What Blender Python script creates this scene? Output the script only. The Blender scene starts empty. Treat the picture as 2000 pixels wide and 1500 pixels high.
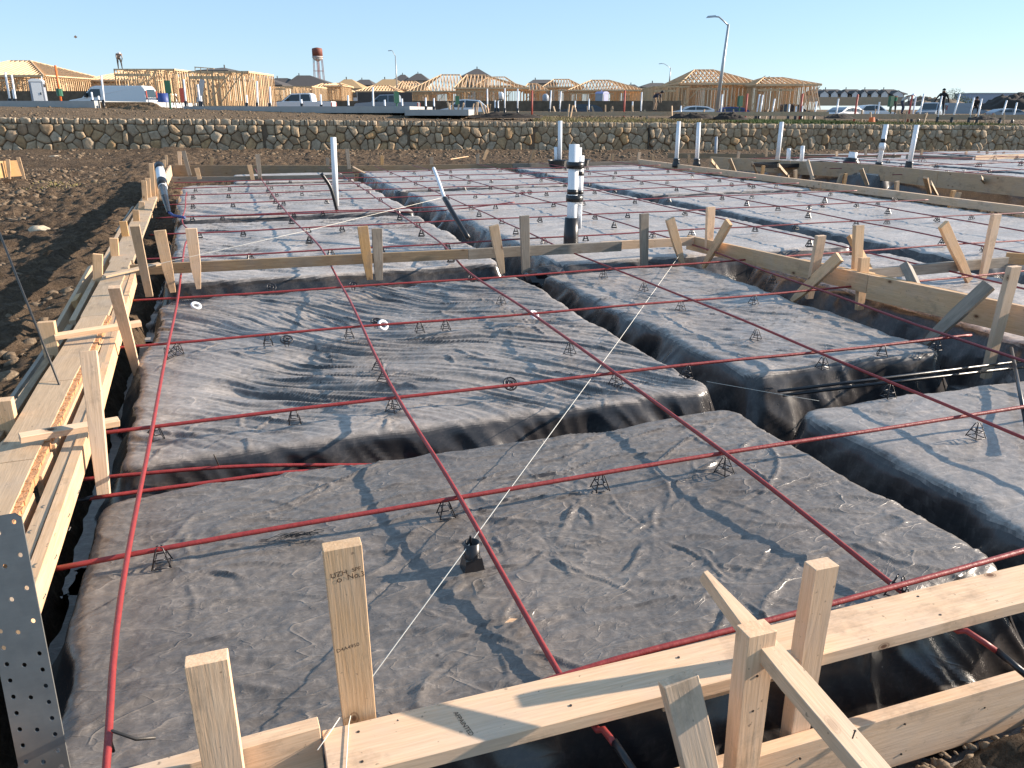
import bpy, bmesh, math, random
import numpy as np
from mathutils import Vector, Matrix
random.seed(7); np.random.seed(7)
scene = bpy.context.scene
C = scene.collection

# ------------------------------------------------------------------ camera, sky, sun, exposure
CAM_H = 1.35
FPX = 1520.0
PITCH = math.atan((750 - 214) / FPX)
YAW = math.atan(550 / (FPX / math.cos(PITCH)))
cam_d = bpy.data.cameras.new('camera'); cam = bpy.data.objects.new('camera', cam_d); C.objects.link(cam)
cam.location = (0, 0, CAM_H)
cam.rotation_euler = (math.pi / 2 - PITCH, 0, -YAW)
cam_d.sensor_width = 36.0; cam_d.lens = FPX / 2000 * 36
cam_d.clip_start = 0.05; cam_d.clip_end = 6000
scene.camera = cam

SUN_AZ = math.radians(-6); SUN_EL = math.radians(20)     # azimuth measured from +X towards +Y
world = bpy.data.worlds.new('World'); scene.world = world; world.use_nodes = True
wn = world.node_tree.nodes; wl = world.node_tree.links; wn.clear()
sky = wn.new('ShaderNodeTexSky'); sky.sky_type = 'NISHITA'; sky.sun_disc = False
sky.sun_elevation = SUN_EL; sky.sun_rotation = math.pi / 2 - SUN_AZ
sky.altitude = 200; sky.air_density = 0.9; sky.dust_density = 0.1; sky.ozone_density = 2.5
bg = wn.new('ShaderNodeBackground'); bg.inputs['Strength'].default_value = 0.074
wo = wn.new('ShaderNodeOutputWorld')
mx = wn.new('ShaderNodeMix'); mx.data_type = 'RGBA'; mx.inputs[0].default_value = 0.5; mx.inputs[7].default_value = (3.5, 5.4, 7.6, 1)   # flat pale blue painted over the whole sky to even its gradient
wl.new(sky.outputs[0], mx.inputs[6]); wl.new(mx.outputs[2], bg.inputs[0]); wl.new(bg.outputs[0], wo.inputs[0])
sun_d = bpy.data.lights.new('sun', 'SUN'); sun = bpy.data.objects.new('sun', sun_d); C.objects.link(sun)
sun_d.energy = 5.0; sun_d.angle = math.radians(0.55); sun_d.color = (1.0, 0.86, 0.71)
sv = Vector((math.cos(SUN_EL) * math.cos(SUN_AZ), math.cos(SUN_EL) * math.sin(SUN_AZ), math.sin(SUN_EL)))
sun.rotation_euler = sv.to_track_quat('Z', 'Y').to_euler()
sun.location = sv * 60
scene.view_settings.view_transform = 'Standard'; scene.view_settings.look = 'None'
scene.view_settings.exposure = 1.12; scene.view_settings.gamma = 1; scene.view_settings.use_curve_mapping = False
scene.render.engine = 'CYCLES'

# ------------------------------------------------------------------ survey helpers: a sight line meets a plane of the site
CP, SP = math.cos(PITCH), math.sin(PITCH); CY, SY = math.cos(YAW), math.sin(YAW)
def ray(u, v):
    a = (u - 1000) / FPX; b = (v - 750) / FPX
    fw = CP - b * SP; dn = SP + b * CP
    return Vector((a * CY + fw * SY, -a * SY + fw * CY, -dn))
def az(u, v, z=0.0):
    r = ray(u, v); return Vector((0, 0, CAM_H)) + r * ((z - CAM_H) / r.z)
def ay(u, v, y):
    r = ray(u, v); return Vector((0, 0, CAM_H)) + r * (y / r.y)
def ax(u, v, x):
    r = ray(u, v); return Vector((0, 0, CAM_H)) + r * (x / r.x)
def aF(u, v, F):
    r = ray(u, v); fw = r.x * SY + r.y * CY
    return Vector((0, 0, CAM_H)) + r * (F / fw)
def FR(x, y): return x * SY + y * CY, x * CY - y * SY
def XY(F, R): return F * SY + R * CY, F * CY - R * SY

# ------------------------------------------------------------------ noise
_rs = np.random.RandomState(3); _perm = _rs.permutation(256); _perm = np.concatenate([_perm, _perm, _perm]); _ang = _rs.rand(256) * 2 * np.pi
def perlin(x, y):
    x = np.asarray(x, float); y = np.asarray(y, float)
    xi = np.floor(x).astype(int); yi = np.floor(y).astype(int); xf = x - xi; yf = y - yi; xi &= 255; yi &= 255
    u = xf * xf * xf * (xf * (xf * 6 - 15) + 10); v = yf * yf * yf * (yf * (yf * 6 - 15) + 10)
    def g(ix, iy, dx, dy):
        a = _ang[_perm[_perm[ix] + iy] & 255]; return np.cos(a) * dx + np.sin(a) * dy
    n00 = g(xi, yi, xf, yf); n10 = g(xi + 1, yi, xf - 1, yf); n01 = g(xi, yi + 1, xf, yf - 1); n11 = g(xi + 1, yi + 1, xf - 1, yf - 1)
    return ((n00 * (1 - u) + n10 * u) * (1 - v) + (n01 * (1 - u) + n11 * u) * v) * 1.5
def fbm(x, y, o=4, g=0.5):
    s = 0; a = 1; f = 1.0
    for i in range(o): s = s + a * perlin(x * f + 17.3 * i, y * f - 9.1 * i); a *= g; f *= 2.03
    return s
def sstep(a, b, x):
    t = np.clip((x - a) / (b - a), 0, 1); return t * t * (3 - 2 * t)

# ------------------------------------------------------------------ materials
def mat(name):
    m = bpy.data.materials.new(name); m.use_nodes = True
    nt = m.node_tree; b = nt.nodes['Principled BSDF']; return m, nt, b
def N(nt, t, **k):
    n = nt.nodes.new(t)
    for a, v in k.items():
        if a.startswith('i_'):
            key = a[2:]; key = int(key) if key.isdigit() else key.replace('_', ' ')
            n.inputs[key].default_value = v
        else: setattr(n, a, v)
    return n
def ramp(nt, fac, stops, interp='LINEAR'):
    r = nt.nodes.new('ShaderNodeValToRGB'); cr = r.color_ramp; cr.interpolation = interp
    while len(cr.elements) < len(stops): cr.elements.new(0.5)
    for e, (p, c) in zip(cr.elements, stops):
        e.position = p; e.color = (c if len(c) == 4 else (*c, 1)) if hasattr(c, '__len__') else (c, c, c, 1)
    nt.links.new(fac, r.inputs[0]); return r.outputs[0]
def mixc(nt, f, a, b, mode='MIX'):
    m = nt.nodes.new('ShaderNodeMix'); m.data_type = 'RGBA'; m.blend_type = mode
    for s, v in ((m.inputs[0], f), (m.inputs[6], a), (m.inputs[7], b)):
        if hasattr(v, 'links') or hasattr(v, 'is_linked'): nt.links.new(v, s)
        elif hasattr(v, '__len__'): s.default_value = (*v, 1) if len(v) == 3 else v
        else: s.default_value = v
    return m.outputs[2]
def bump(nt, b, h, strength=0.3, dist=0.01, prev=None):
    n = nt.nodes.new('ShaderNodeBump'); n.inputs['Strength'].default_value = strength; n.inputs['Distance'].default_value = dist
    nt.links.new(h, n.inputs['Height'])
    if prev: nt.links.new(prev, n.inputs['Normal'])
    nt.links.new(n.outputs[0], b.inputs['Normal']); return n.outputs[0]
def coords(nt, scale, kind='Object', rnd=True):
    tc = nt.nodes.new('ShaderNodeTexCoord'); mp = nt.nodes.new('ShaderNodeMapping'); mp.inputs['Scale'].default_value = scale
    nt.links.new(tc.outputs[kind], mp.inputs[0])
    if rnd:
        oi = nt.nodes.new('ShaderNodeObjectInfo'); mu = N(nt, 'ShaderNodeVectorMath', operation='SCALE'); mu.inputs[0].default_value = (37, 61, 23)
        nt.links.new(oi.outputs['Random'], mu.inputs['Scale']); nt.links.new(mu.outputs[0], mp.inputs['Location'])
    return mp.outputs[0]
def noise(nt, vec, scale, detail=4, rough=0.6, dist=0.0):
    n = N(nt, 'ShaderNodeTexNoise'); n.inputs['Scale'].default_value = scale; n.inputs['Detail'].default_value = detail
    n.inputs['Roughness'].default_value = rough; n.inputs['Distortion'].default_value = dist
    nt.links.new(vec, n.inputs['Vector']); return n.outputs[0]

def wood(name, light, dark, knot=(0.10, 0.04, 0.02), grey=0.0, rough=0.7):
    m, nt, b = mat(name)
    v = coords(nt, (1.6, 16, 16)); n1 = noise(nt, v, 2.0, 5, 0.65, 1.2)
    v2 = coords(nt, (5, 120, 120)); n2 = noise(nt, v2, 1.5, 3, 0.7)
    v3 = coords(nt, (2.2, 2.2, 2.2)); n3 = noise(nt, v3, 1.8, 4, 0.6)
    wv = N(nt, 'ShaderNodeTexWave', wave_type='RINGS', rings_direction='X'); wv.inputs['Scale'].default_value = 4; wv.inputs['Distortion'].default_value = 9; wv.inputs['Detail'].default_value = 2
    wvv = coords(nt, (0.9, 7, 7)); nt.links.new(wvv, wv.inputs['Vector'])
    c = ramp(nt, n1, [(0.3, dark), (0.52, tuple((a + d) / 2 for a, d in zip(light, dark))), (0.72, light)])
    c = mixc(nt, 0.22, c, ramp(nt, wv.outputs[1], [(0.2, dark), (0.8, light)]))
    c = mixc(nt, ramp(nt, n2, [(0.35, 0.45), (0.6, 0.0)]), c, tuple(x * 0.72 for x in dark))
    c = mixc(nt, ramp(nt, n3, [(0.45, 0.0), (0.75, 0.55 + grey * 0.4)]), c, tuple(0.5 * x + 0.5 * sum(light) / 3 * 0.8 for x in dark))
    if grey: c = mixc(nt, grey, c, ramp(nt, n1, [(0.3, (0.16, 0.145, 0.125)), (0.7, (0.36, 0.32, 0.27))]))
    vk = coords(nt, (5.5, 9, 9)); vo = N(nt, 'ShaderNodeTexVoronoi'); vo.inputs['Scale'].default_value = 1.0; nt.links.new(vk, vo.inputs['Vector'])
    sc_ = N(nt, 'ShaderNodeSeparateColor'); nt.links.new(vo.outputs['Color'], sc_.inputs[0]); gate = ramp(nt, sc_.outputs[0], [(0.56, 0.0), (0.60, 1.0)])
    def gated(stops):
        g1 = N(nt, 'ShaderNodeMath', operation='MULTIPLY'); nt.links.new(ramp(nt, vo.outputs['Distance'], stops), g1.inputs[0]); nt.links.new(gate, g1.inputs[1]); return g1.outputs[0]
    c = mixc(nt, gated([(0.0, 0.5), (0.16, 0.4), (0.24, 0.0)]), c, tuple(x * 0.7 for x in dark)); c = mixc(nt, gated([(0.0, 1.0), (0.07, 0.85), (0.09, 0.2), (0.11, 0.6), (0.13, 0.0)]), c, knot)
    vm = coords(nt, (3.5, 5, 5)); nm_ = noise(nt, vm, 1.3, 6, 0.7); c = mixc(nt, ramp(nt, nm_, [(0.54, 0.0), (0.72, 0.6)]), c, (0.20, 0.155, 0.115))
    vd = coords(nt, (60, 60, 60)); nd_ = noise(nt, vd, 1.0, 2, 0.5); c = mixc(nt, ramp(nt, nd_, [(0.70, 0.0), (0.76, 0.6)]), c, (0.12, 0.09, 0.07))
    oi = N(nt, 'ShaderNodeObjectInfo'); c = mixc(nt, 1.0, c, ramp(nt, oi.outputs['Random'], [(0, (0.84, 0.85, 0.86)), (0.5, (0.97, 0.96, 0.95)), (1, (1.10, 1.04, 0.98))]), 'MULTIPLY')
    nt.links.new(c, b.inputs['Base Color']); b.inputs['Roughness'].default_value = rough; b.inputs['Specular IOR Level'].default_value = 0.25
    p = bump(nt, b, n2, 0.25, 0.002); bump(nt, b, n1, 0.25, 0.004, p)
    return m
M = {}
M['wood'] = wood('fresh_pine', (0.76, 0.53, 0.33), (0.62, 0.39, 0.21))
M['wood_pale'] = wood('pale_pine', (0.80, 0.59, 0.41), (0.68, 0.46, 0.29))
M['wood_orange'] = wood('orange_pine', (0.66, 0.42, 0.20), (0.48, 0.27, 0.11))
M['wood_brown'] = wood('stained_pine', (0.46, 0.32, 0.18), (0.30, 0.19, 0.10), grey=0.15)
M['wood_old'] = wood('weathered_pine', (0.40, 0.34, 0.27), (0.24, 0.19, 0.14), grey=0.55)
M['wood_plank'] = wood('dusty_plank', (0.56, 0.42, 0.28), (0.46, 0.33, 0.21), grey=0.08)

def simple(name, col, rough=0.6, metal=0.0, var=0.12, scale=8.0, spec=0.5, bs=0.1):
    m, nt, b = mat(name); v = coords(nt, (1, 1, 1)); n = noise(nt, v, scale, 4, 0.6)
    c = mixc(nt, n, tuple(x * (1 - var) for x in col), tuple(min(1, x * (1 + var)) for x in col))
    nt.links.new(c, b.inputs['Base Color']); b.inputs['Roughness'].default_value = rough; b.inputs['Metallic'].default_value = metal
    b.inputs['Specular IOR Level'].default_value = spec
    if bs: bump(nt, b, n, bs, 0.01)
    return m
M['red'] = simple('red_sheathing', (0.25, 0.028, 0.026), 0.5, scale=30, var=0.3, bs=0.3)
M['red2'] = simple('dusty_red_sheathing', (0.20, 0.032, 0.038), 0.5, scale=30, var=0.25)
M['black'] = simple('black_plastic', (0.012, 0.012, 0.014), 0.35, scale=30)
M['steel'] = simple('dark_steel_rod', (0.07, 0.065, 0.06), 0.5, 0.6, scale=60, var=0.4)
M['wire'] = simple('chair_wire', (0.035, 0.035, 0.04), 0.35, 0.4)
M['white'] = simple('white_pvc', (0.72, 0.74, 0.77), 0.35, var=0.06)
M['twine'] = simple('white_twine', (0.75, 0.72, 0.64), 0.8)
M['ink'] = simple('stamp_ink', (0.05, 0.03, 0.02), 0.9)
M['concrete'] = simple('new_concrete', (0.36, 0.36, 0.35), 0.85, scale=3, var=0.15)
M['tyre'] = simple('tyre_rubber', (0.02, 0.02, 0.02), 0.8)
M['glass'] = simple('dark_glass', (0.02, 0.03, 0.035), 0.08, spec=0.8, bs=0)
M['paint_white'] = simple('white_paint', (0.72, 0.74, 0.76), 0.25, var=0.03, bs=0)
M['paint_silver'] = simple('silver_blue_paint', (0.24, 0.27, 0.31), 0.25, var=0.03, bs=0)
M['paint_dark'] = simple('dark_paint', (0.04, 0.05, 0.07), 0.25, var=0.03, bs=0)
M['blue'] = simple('blue_plastic', (0.03, 0.06, 0.22), 0.5)
M['green'] = simple('green_plastic', (0.03, 0.12, 0.07), 0.5)
M['orange'] = simple('orange_plastic', (0.8, 0.16, 0.03), 0.5)
M['lavender'] = simple('pale_blue_plastic', (0.30, 0.33, 0.55), 0.5)
M['greyplastic'] = simple('grey_plastic', (0.30, 0.33, 0.38), 0.5)
M['redpaint'] = simple('red_marker_paint', (0.40, 0.07, 0.05), 0.6)
M['galv'] = simple('galvanised_pole', (0.42, 0.44, 0.45), 0.45, 0.5)
M['lumber_far'] = simple('far_framing_lumber', (0.60, 0.42, 0.245), 0.8, var=0.3, scale=1.2)
M['lumber_far2'] = simple('far_truss_lumber', (0.66, 0.46, 0.275), 0.8, var=0.3, scale=1.2)
M['osb'] = simple('orange_sheathing_edge', (0.52, 0.26, 0.12), 0.9, scale=60, var=0.5, bs=0.9)
M['rust'] = simple('rusty_brown_tank', (0.20, 0.06, 0.04), 0.7)
M['tankwhite'] = simple('pale_tank', (0.6, 0.58, 0.55), 0.6)
M['skin'] = simple('skin', (0.35, 0.2, 0.13), 0.6)
M['roof'] = simple('brown_shingles', (0.075, 0.066, 0.062), 0.9, scale=2, var=0.3)
M['roof_tan'] = simple('tan_roof_sheathing', (0.42, 0.27, 0.13), 0.9, scale=2, var=0.2)  # bare tan sheathing in its own colour
M['stucco'] = simple('pale_house_wall', (0.52, 0.48, 0.42), 0.9, scale=2)
M['stucco_white'] = simple('white_house_wrap', (0.66, 0.66, 0.66), 0.8, scale=2)
M['greywall'] = simple('grey_warehouse_wall', (0.30, 0.34, 0.42), 0.8)
M['hivis'] = simple('green_shirt', (0.05, 0.25, 0.14), 0.8)
M['darkcloth'] = simple('dark_cloth', (0.02, 0.02, 0.025), 0.9)
M['denim'] = simple('denim_cloth', (0.05, 0.07, 0.13), 0.9)
M['tancloth'] = simple('tan_cloth', (0.35, 0.22, 0.15), 0.9)
M['redcloth'] = simple('red_cloth', (0.4, 0.05, 0.05), 0.9)

def metal_plate():
    m, nt, b = mat('galvanised_plate'); v = coords(nt, (1, 1, 1), rnd=False)
    n = noise(nt, v, 14, 4, 0.6); n2 = noise(nt, coords(nt, (2, 30, 1), rnd=False), 6, 3, 0.6)
    nt.links.new(mixc(nt, n, (0.12, 0.12, 0.118), (0.24, 0.235, 0.22)), b.inputs['Base Color'])
    b.inputs['Metallic'].default_value = 0.4
    nt.links.new(ramp(nt, n2, [(0.3, 0.42), (0.7, 0.6)]), b.inputs['Roughness']); bump(nt, b, n, 0.08, 0.01); return m
M['plate'] = metal_plate()

def plastic(name, dust, dusty, wr=1.0, rough=0.46):
    """thin black polythene under a film of dust: dusty on flat parts, clean and glossy where it hangs"""
    m, nt, b = mat(name)
    v = coords(nt, (1, 1, 1), rnd=False)
    nA = noise(nt, v, 1.6, 5, 0.62); nB = noise(nt, v, 30, 6, 0.72, 0.8); nC = noise(nt, v, 160, 3, 0.7)
    def lines_(scale, s, width, rot, dist=1.0):
        tc = nt.nodes.new('ShaderNodeTexCoord'); mp = nt.nodes.new('ShaderNodeMapping'); mp.inputs['Scale'].default_value = s; mp.inputs['Rotation'].default_value = (0, 0, rot); nt.links.new(tc.outputs['Object'], mp.inputs[0])
        n_ = noise(nt, mp.outputs[0], scale, 2, 0.5, dist); a1 = N(nt, 'ShaderNodeMath', operation='SUBTRACT'); nt.links.new(n_, a1.inputs[0]); a1.inputs[1].default_value = 0.5
        a2 = N(nt, 'ShaderNodeMath', operation='ABSOLUTE'); nt.links.new(a1.outputs[0], a2.inputs[0]); return ramp(nt, a2.outputs[0], [(0.0, 1.0), (width, 0.25), (width * 2.5, 0.0)])
    l1 = lines_(1.0, (1.6, 5.5, 2), 0.012, 0.5); l2 = lines_(1.0, (4, 13, 5), 0.018, -0.35, 1.6); l3 = lines_(1.0, (15, 34, 15), 0.035, 0.1, 2.0)
    def add(p, q, k=1.0):
        n_ = N(nt, 'ShaderNodeMath', operation='MULTIPLY_ADD'); nt.links.new(q, n_.inputs[0]); n_.inputs[1].default_value = k; nt.links.new(p, n_.inputs[2]); return n_.outputs[0]
    cre = add(add(l1, l2, 0.45), l3, 0.12)
    geo = N(nt, 'ShaderNodeNewGeometry'); sep = N(nt, 'ShaderNodeSeparateXYZ'); nt.links.new(geo.outputs['True Normal'], sep.inputs[0])
    up = ramp(nt, sep.outputs['Z'], [(0.15, 0.03), (0.60, 0.22), (0.90, 1.0)])  # less dust on the sides, cut further to paint in their shade
    d = N(nt, 'ShaderNodeMath', operation='MULTIPLY'); nt.links.new(up, d.inputs[0]); nt.links.new(ramp(nt, nA, [(0.25, dusty * 0.55), (0.7, dusty)]), d.inputs[1])
    c = mixc(nt, d.outputs[0], (0.014, 0.014, 0.017), dust)
    speck = ramp(nt, nB, [(0.47, 0.0), (0.60, 0.30), (0.72, 0.8)]); d2 = N(nt, 'ShaderNodeMath', operation='MULTIPLY'); nt.links.new(speck, d2.inputs[0]); nt.links.new(d.outputs[0], d2.inputs[1])
    c = mixc(nt, d2.outputs[0], c, tuple(min(1, x * 2.0) for x in dust))
    dk = ramp(nt, nB, [(0.28, 0.6), (0.42, 0.0)]); c = mixc(nt, dk, c, (0.03, 0.028, 0.027))
    d3 = N(nt, 'ShaderNodeMath', operation='MULTIPLY'); nt.links.new(cre, d3.inputs[0]); nt.links.new(d.outputs[0], d3.inputs[1]); d4 = N(nt, 'ShaderNodeMath', operation='MULTIPLY'); nt.links.new(d3.outputs[0], d4.inputs[0]); d4.inputs[1].default_value = 0.35; d4.use_clamp = True
    c = mixc(nt, d4.outputs[0], c, tuple(min(1, x * 1.9) for x in dust))
    spots = N(nt, 'ShaderNodeTexVoronoi'); spots.inputs['Scale'].default_value = 6; nt.links.new(v, spots.inputs['Vector'])
    c = mixc(nt, ramp(nt, spots.outputs['Distance'], [(0.02, 0.8), (0.05, 0.0)]), c, (0.02, 0.018, 0.017))
    nt.links.new(c, b.inputs['Base Color'])
    nt.links.new(ramp(nt, d.outputs[0], [(0.1, 0.24), (0.6, rough)]), b.inputs['Roughness'])
    b.inputs['Specular IOR Level'].default_value = 0.5
    p = bump(nt, b, cre, 0.50 * wr, 0.005); s1_ = p.node; p = bump(nt, b, nB, 0.2 * wr, 0.003, p); s2_ = p.node; bump(nt, b, nC, 0.1 * wr, 0.0015, p)
    for nd, k_ in ((s1_, 0.50), (s2_, 0.2)):
        mu = N(nt, 'ShaderNodeMath', operation='MULTIPLY'); nt.links.new(up, mu.inputs[0]); mu.inputs[1].default_value = k_ * wr; nt.links.new(mu.outputs[0], nd.inputs['Strength'])
    return m
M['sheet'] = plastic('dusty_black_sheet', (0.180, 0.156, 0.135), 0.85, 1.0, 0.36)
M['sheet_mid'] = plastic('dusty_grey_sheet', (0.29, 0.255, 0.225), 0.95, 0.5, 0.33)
M['sheet_far'] = plastic('dusty_sheen_sheet', (0.39, 0.35, 0.315), 1.0, 0.5, 0.42)  # dust colour raised to paint in the grazing sheen of the farther pads
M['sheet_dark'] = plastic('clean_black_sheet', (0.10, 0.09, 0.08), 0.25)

def dirt(name, a, b_, c_, s=1.0):
    m, nt, b = mat(name); v = coords(nt, (s, s, s), rnd=False)
    n1 = noise(nt, v, 0.5, 5, 0.6); n2 = noise(nt, v, 7, 8, 0.7); n3 = noise(nt, v, 45, 5, 0.75)
    vo = N(nt, 'ShaderNodeTexVoronoi'); vo.inputs['Scale'].default_value = 22; nt.links.new(v, vo.inputs['Vector'])
    c = ramp(nt, n2, [(0.3, a), (0.52, b_), (0.75, c_)])
    c = mixc(nt, ramp(nt, n1, [(0.4, 0.0), (0.75, 0.35)]), c, c_)
    c = mixc(nt, ramp(nt, n3, [(0.35, 0.6), (0.6, 0.0)]), c, a)
    nt.links.new(c, b.inputs['Base Color']); b.inputs['Roughness'].default_value = 0.95; b.inputs['Specular IOR Level'].default_value = 0.15
    p = bump(nt, b, n2, 1.0, 0.10); p = bump(nt, b, vo.outputs['Distance'], 0.6, 0.02, p); bump(nt, b, n3, 0.8, 0.012, p); return m
M['dirt'] = dirt('dark_clay', (0.045, 0.031, 0.021), (0.115, 0.08, 0.053), (0.24, 0.172, 0.112))
M['dirt_top'] = dirt('dry_clay', (0.08, 0.055, 0.036), (0.17, 0.12, 0.075), (0.27, 0.20, 0.13))
M['dirt_dark'] = simple('damp_soil', (0.03, 0.022, 0.017), 0.95, scale=12, var=0.5, bs=0.8)
def rockmat(name, cols, bs=0.7):
    m, nt, b = mat(name); v = coords(nt, (1, 1, 1)); n = noise(nt, v, 6, 6, 0.65); n2 = noise(nt, v, 28, 4, 0.7)
    oi = N(nt, 'ShaderNodeObjectInfo'); c = ramp(nt, oi.outputs['Random'], [(i / (len(cols) - 1), x) for i, x in enumerate(cols)])
    c = mixc(nt, ramp(nt, n, [(0.3, 0.55), (0.6, 0.0)]), c, (0.10, 0.07, 0.045)); c = mixc(nt, ramp(nt, n2, [(0.55, 0.0), (0.75, 0.35)]), c, (0.5, 0.42, 0.31))
    nt.links.new(c, b.inputs['Base Color']); b.inputs['Roughness'].default_value = 0.9; b.inputs['Specular IOR Level'].default_value = 0.2
    p = bump(nt, b, n, bs, 0.04); bump(nt, b, n2, bs, 0.01, p); return m
M['stone'] = rockmat('field_stone', [(0.42, 0.29, 0.17), (0.50, 0.38, 0.25), (0.36, 0.26, 0.17), (0.50, 0.32, 0.16), (0.44, 0.35, 0.25), (0.52, 0.42, 0.30), (0.40, 0.28, 0.18)])
M['mortar'] = simple('wall_mortar', (0.17, 0.125, 0.085), 0.95, scale=10, var=0.3, bs=0.5)
M['rocks'] = rockmat('loose_rock', [(0.17, 0.125, 0.085), (0.19, 0.14, 0.095)])
M['boulder'] = rockmat('pale_limestone', [(0.5, 0.40, 0.28), (0.55, 0.45, 0.33)])

# ------------------------------------------------------------------ object helpers
def tag(o, label=None, cat=None, group=None, kind=None):
    for k, v in (('label', label), ('category', cat), ('group', group), ('kind', kind)):
        if v: o[k] = v
    return o
def mesh_obj(name, verts, faces, m, parent=None, smooth=False):
    me = bpy.data.meshes.new(name); me.from_pydata([tuple(v) for v in verts], [], faces)
    me.materials.append(m)
    if smooth: me.polygons.foreach_set('use_smooth', [True] * len(me.polygons))
    o = bpy.data.objects.new(name, me); C.objects.link(o)
    if parent is not None: o.parent = parent
    return o
def grid_obj(name, X, Y, Z, m, parent=None, smooth=True):
    """X, Y, Z: 2-D arrays"""
    r, c = X.shape; co = np.stack([X, Y, Z], -1).reshape(-1, 3).astype(np.float32)
    idx = np.arange(r * c).reshape(r, c); q = np.stack([idx[:-1, :-1], idx[:-1, 1:], idx[1:, 1:], idx[1:, :-1]], -1).reshape(-1, 4)
    me = bpy.data.meshes.new(name); me.vertices.add(len(co)); me.vertices.foreach_set('co', co.ravel())
    me.loops.add(q.size); me.loops.foreach_set('vertex_index', q.ravel().astype(np.int32))
    me.polygons.add(len(q)); me.polygons.foreach_set('loop_start', np.arange(0, q.size, 4, dtype=np.int32))
    me.polygons.foreach_set('use_smooth', np.ones(len(q), bool) if smooth else np.zeros(len(q), bool))
    me.update(calc_edges=True); me.validate(); me.materials.append(m)
    o = bpy.data.objects.new(name, me); C.objects.link(o)
    if parent is not None: o.parent = parent
    return o
def empty(name, loc=(0, 0, 0), rz=0.0):
    o = bpy.data.objects.new(name, None); C.objects.link(o); o.location = loc; o.rotation_euler = (0, 0, rz); o.empty_display_size = 0.1; return o
class MB:
    """collects simple solids into one mesh"""
    def __init__(s): s.v = []; s.f = []
    def add(s, vs, fs):
        k = len(s.v); s.v += [tuple(v) for v in vs]; s.f += [tuple(i + k for i in f) for f in fs]; return s
    def box(s, x0, x1, y0, y1, z0, z1):
        return s.add([(x0, y0, z0), (x1, y0, z0), (x1, y1, z0), (x0, y1, z0), (x0, y0, z1), (x1, y0, z1), (x1, y1, z1), (x0, y1, z1)],
                     [(0, 3, 2, 1), (4, 5, 6, 7), (0, 1, 5, 4), (1, 2, 6, 5), (2, 3, 7, 6), (3, 0, 4, 7)])
    def bar(s, A, B, w, t, up=(0, 0, 1)):
        A = Vector(A); B = Vector(B); d = (B - A); d.normalize(); up = Vector(up)
        if abs(d.dot(up)) > 0.98: up = Vector((0, 1, 0))
        sx = d.cross(up).normalized(); uz = sx.cross(d)
        vs = [P + sx * (w / 2 * i) + uz * (t / 2 * j) for P in (A, B) for i, j in ((-1, -1), (1, -1), (1, 1), (-1, 1))]
        return s.add(vs, [(0, 1, 2, 3), (7, 6, 5, 4), (0, 4, 5, 1), (1, 5, 6, 2), (2, 6, 7, 3), (3, 7, 4, 0)])
    def tube(s, pts, r, n=8, cap=True):
        pts = [Vector(p) for p in pts]; k0 = len(s.v); rr = r if hasattr(r, '__len__') else [r] * len(pts)
        ref = Vector((0, 0, 1)); d0 = (pts[1] - pts[0]).normalized()
        if abs(d0.z) > 0.9: ref = Vector((0, 1, 0))
        for i, p in enumerate(pts):
            d = (pts[min(i + 1, len(pts) - 1)] - pts[max(i - 1, 0)]).normalized()
            a = d.cross(ref).normalized(); b2 = a.cross(d)
            for j in range(n):
                t = 2 * math.pi * j / n; s.v.append(tuple(p + (a * math.cos(t) + b2 * math.sin(t)) * rr[i]))
        for i in range(len(pts) - 1):
            for j in range(n):
                a0 = k0 + i * n + j; a1 = k0 + i * n + (j + 1) % n; s.f.append((a0, a1, a1 + n, a0 + n))
        if cap:
            s.f.append(tuple(k0 + j for j in range(n))[::-1]); e = k0 + (len(pts) - 1) * n; s.f.append(tuple(e + j for j in range(n)))
        return s
    def ring(s, c, R, r, ax='z', n=16, m=6):
        k0 = len(s.v); c = Vector(c)
        for i in range(n):
            t = 2 * math.pi * i / n
            for j in range(m):
                p = 2 * math.pi * j / m; rad = R + r * math.cos(p); h = r * math.sin(p)
                q = (rad * math.cos(t), rad * math.sin(t), h); q = q if ax == 'z' else ((q[0], h, q[1]) if ax == 'y' else (h, q[0], q[1]))
                s.v.append(tuple(c + Vector(q)))
        for i in range(n):
            for j in range(m):
                s.f.append((k0 + i * m + j, k0 + ((i + 1) % n) * m + j, k0 + ((i + 1) % n) * m + (j + 1) % m, k0 + i * m + (j + 1) % m))
        return s
    def build(s, name, m, parent=None, smooth=False): return mesh_obj(name, s.v, s.f, m, parent, smooth)

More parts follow.
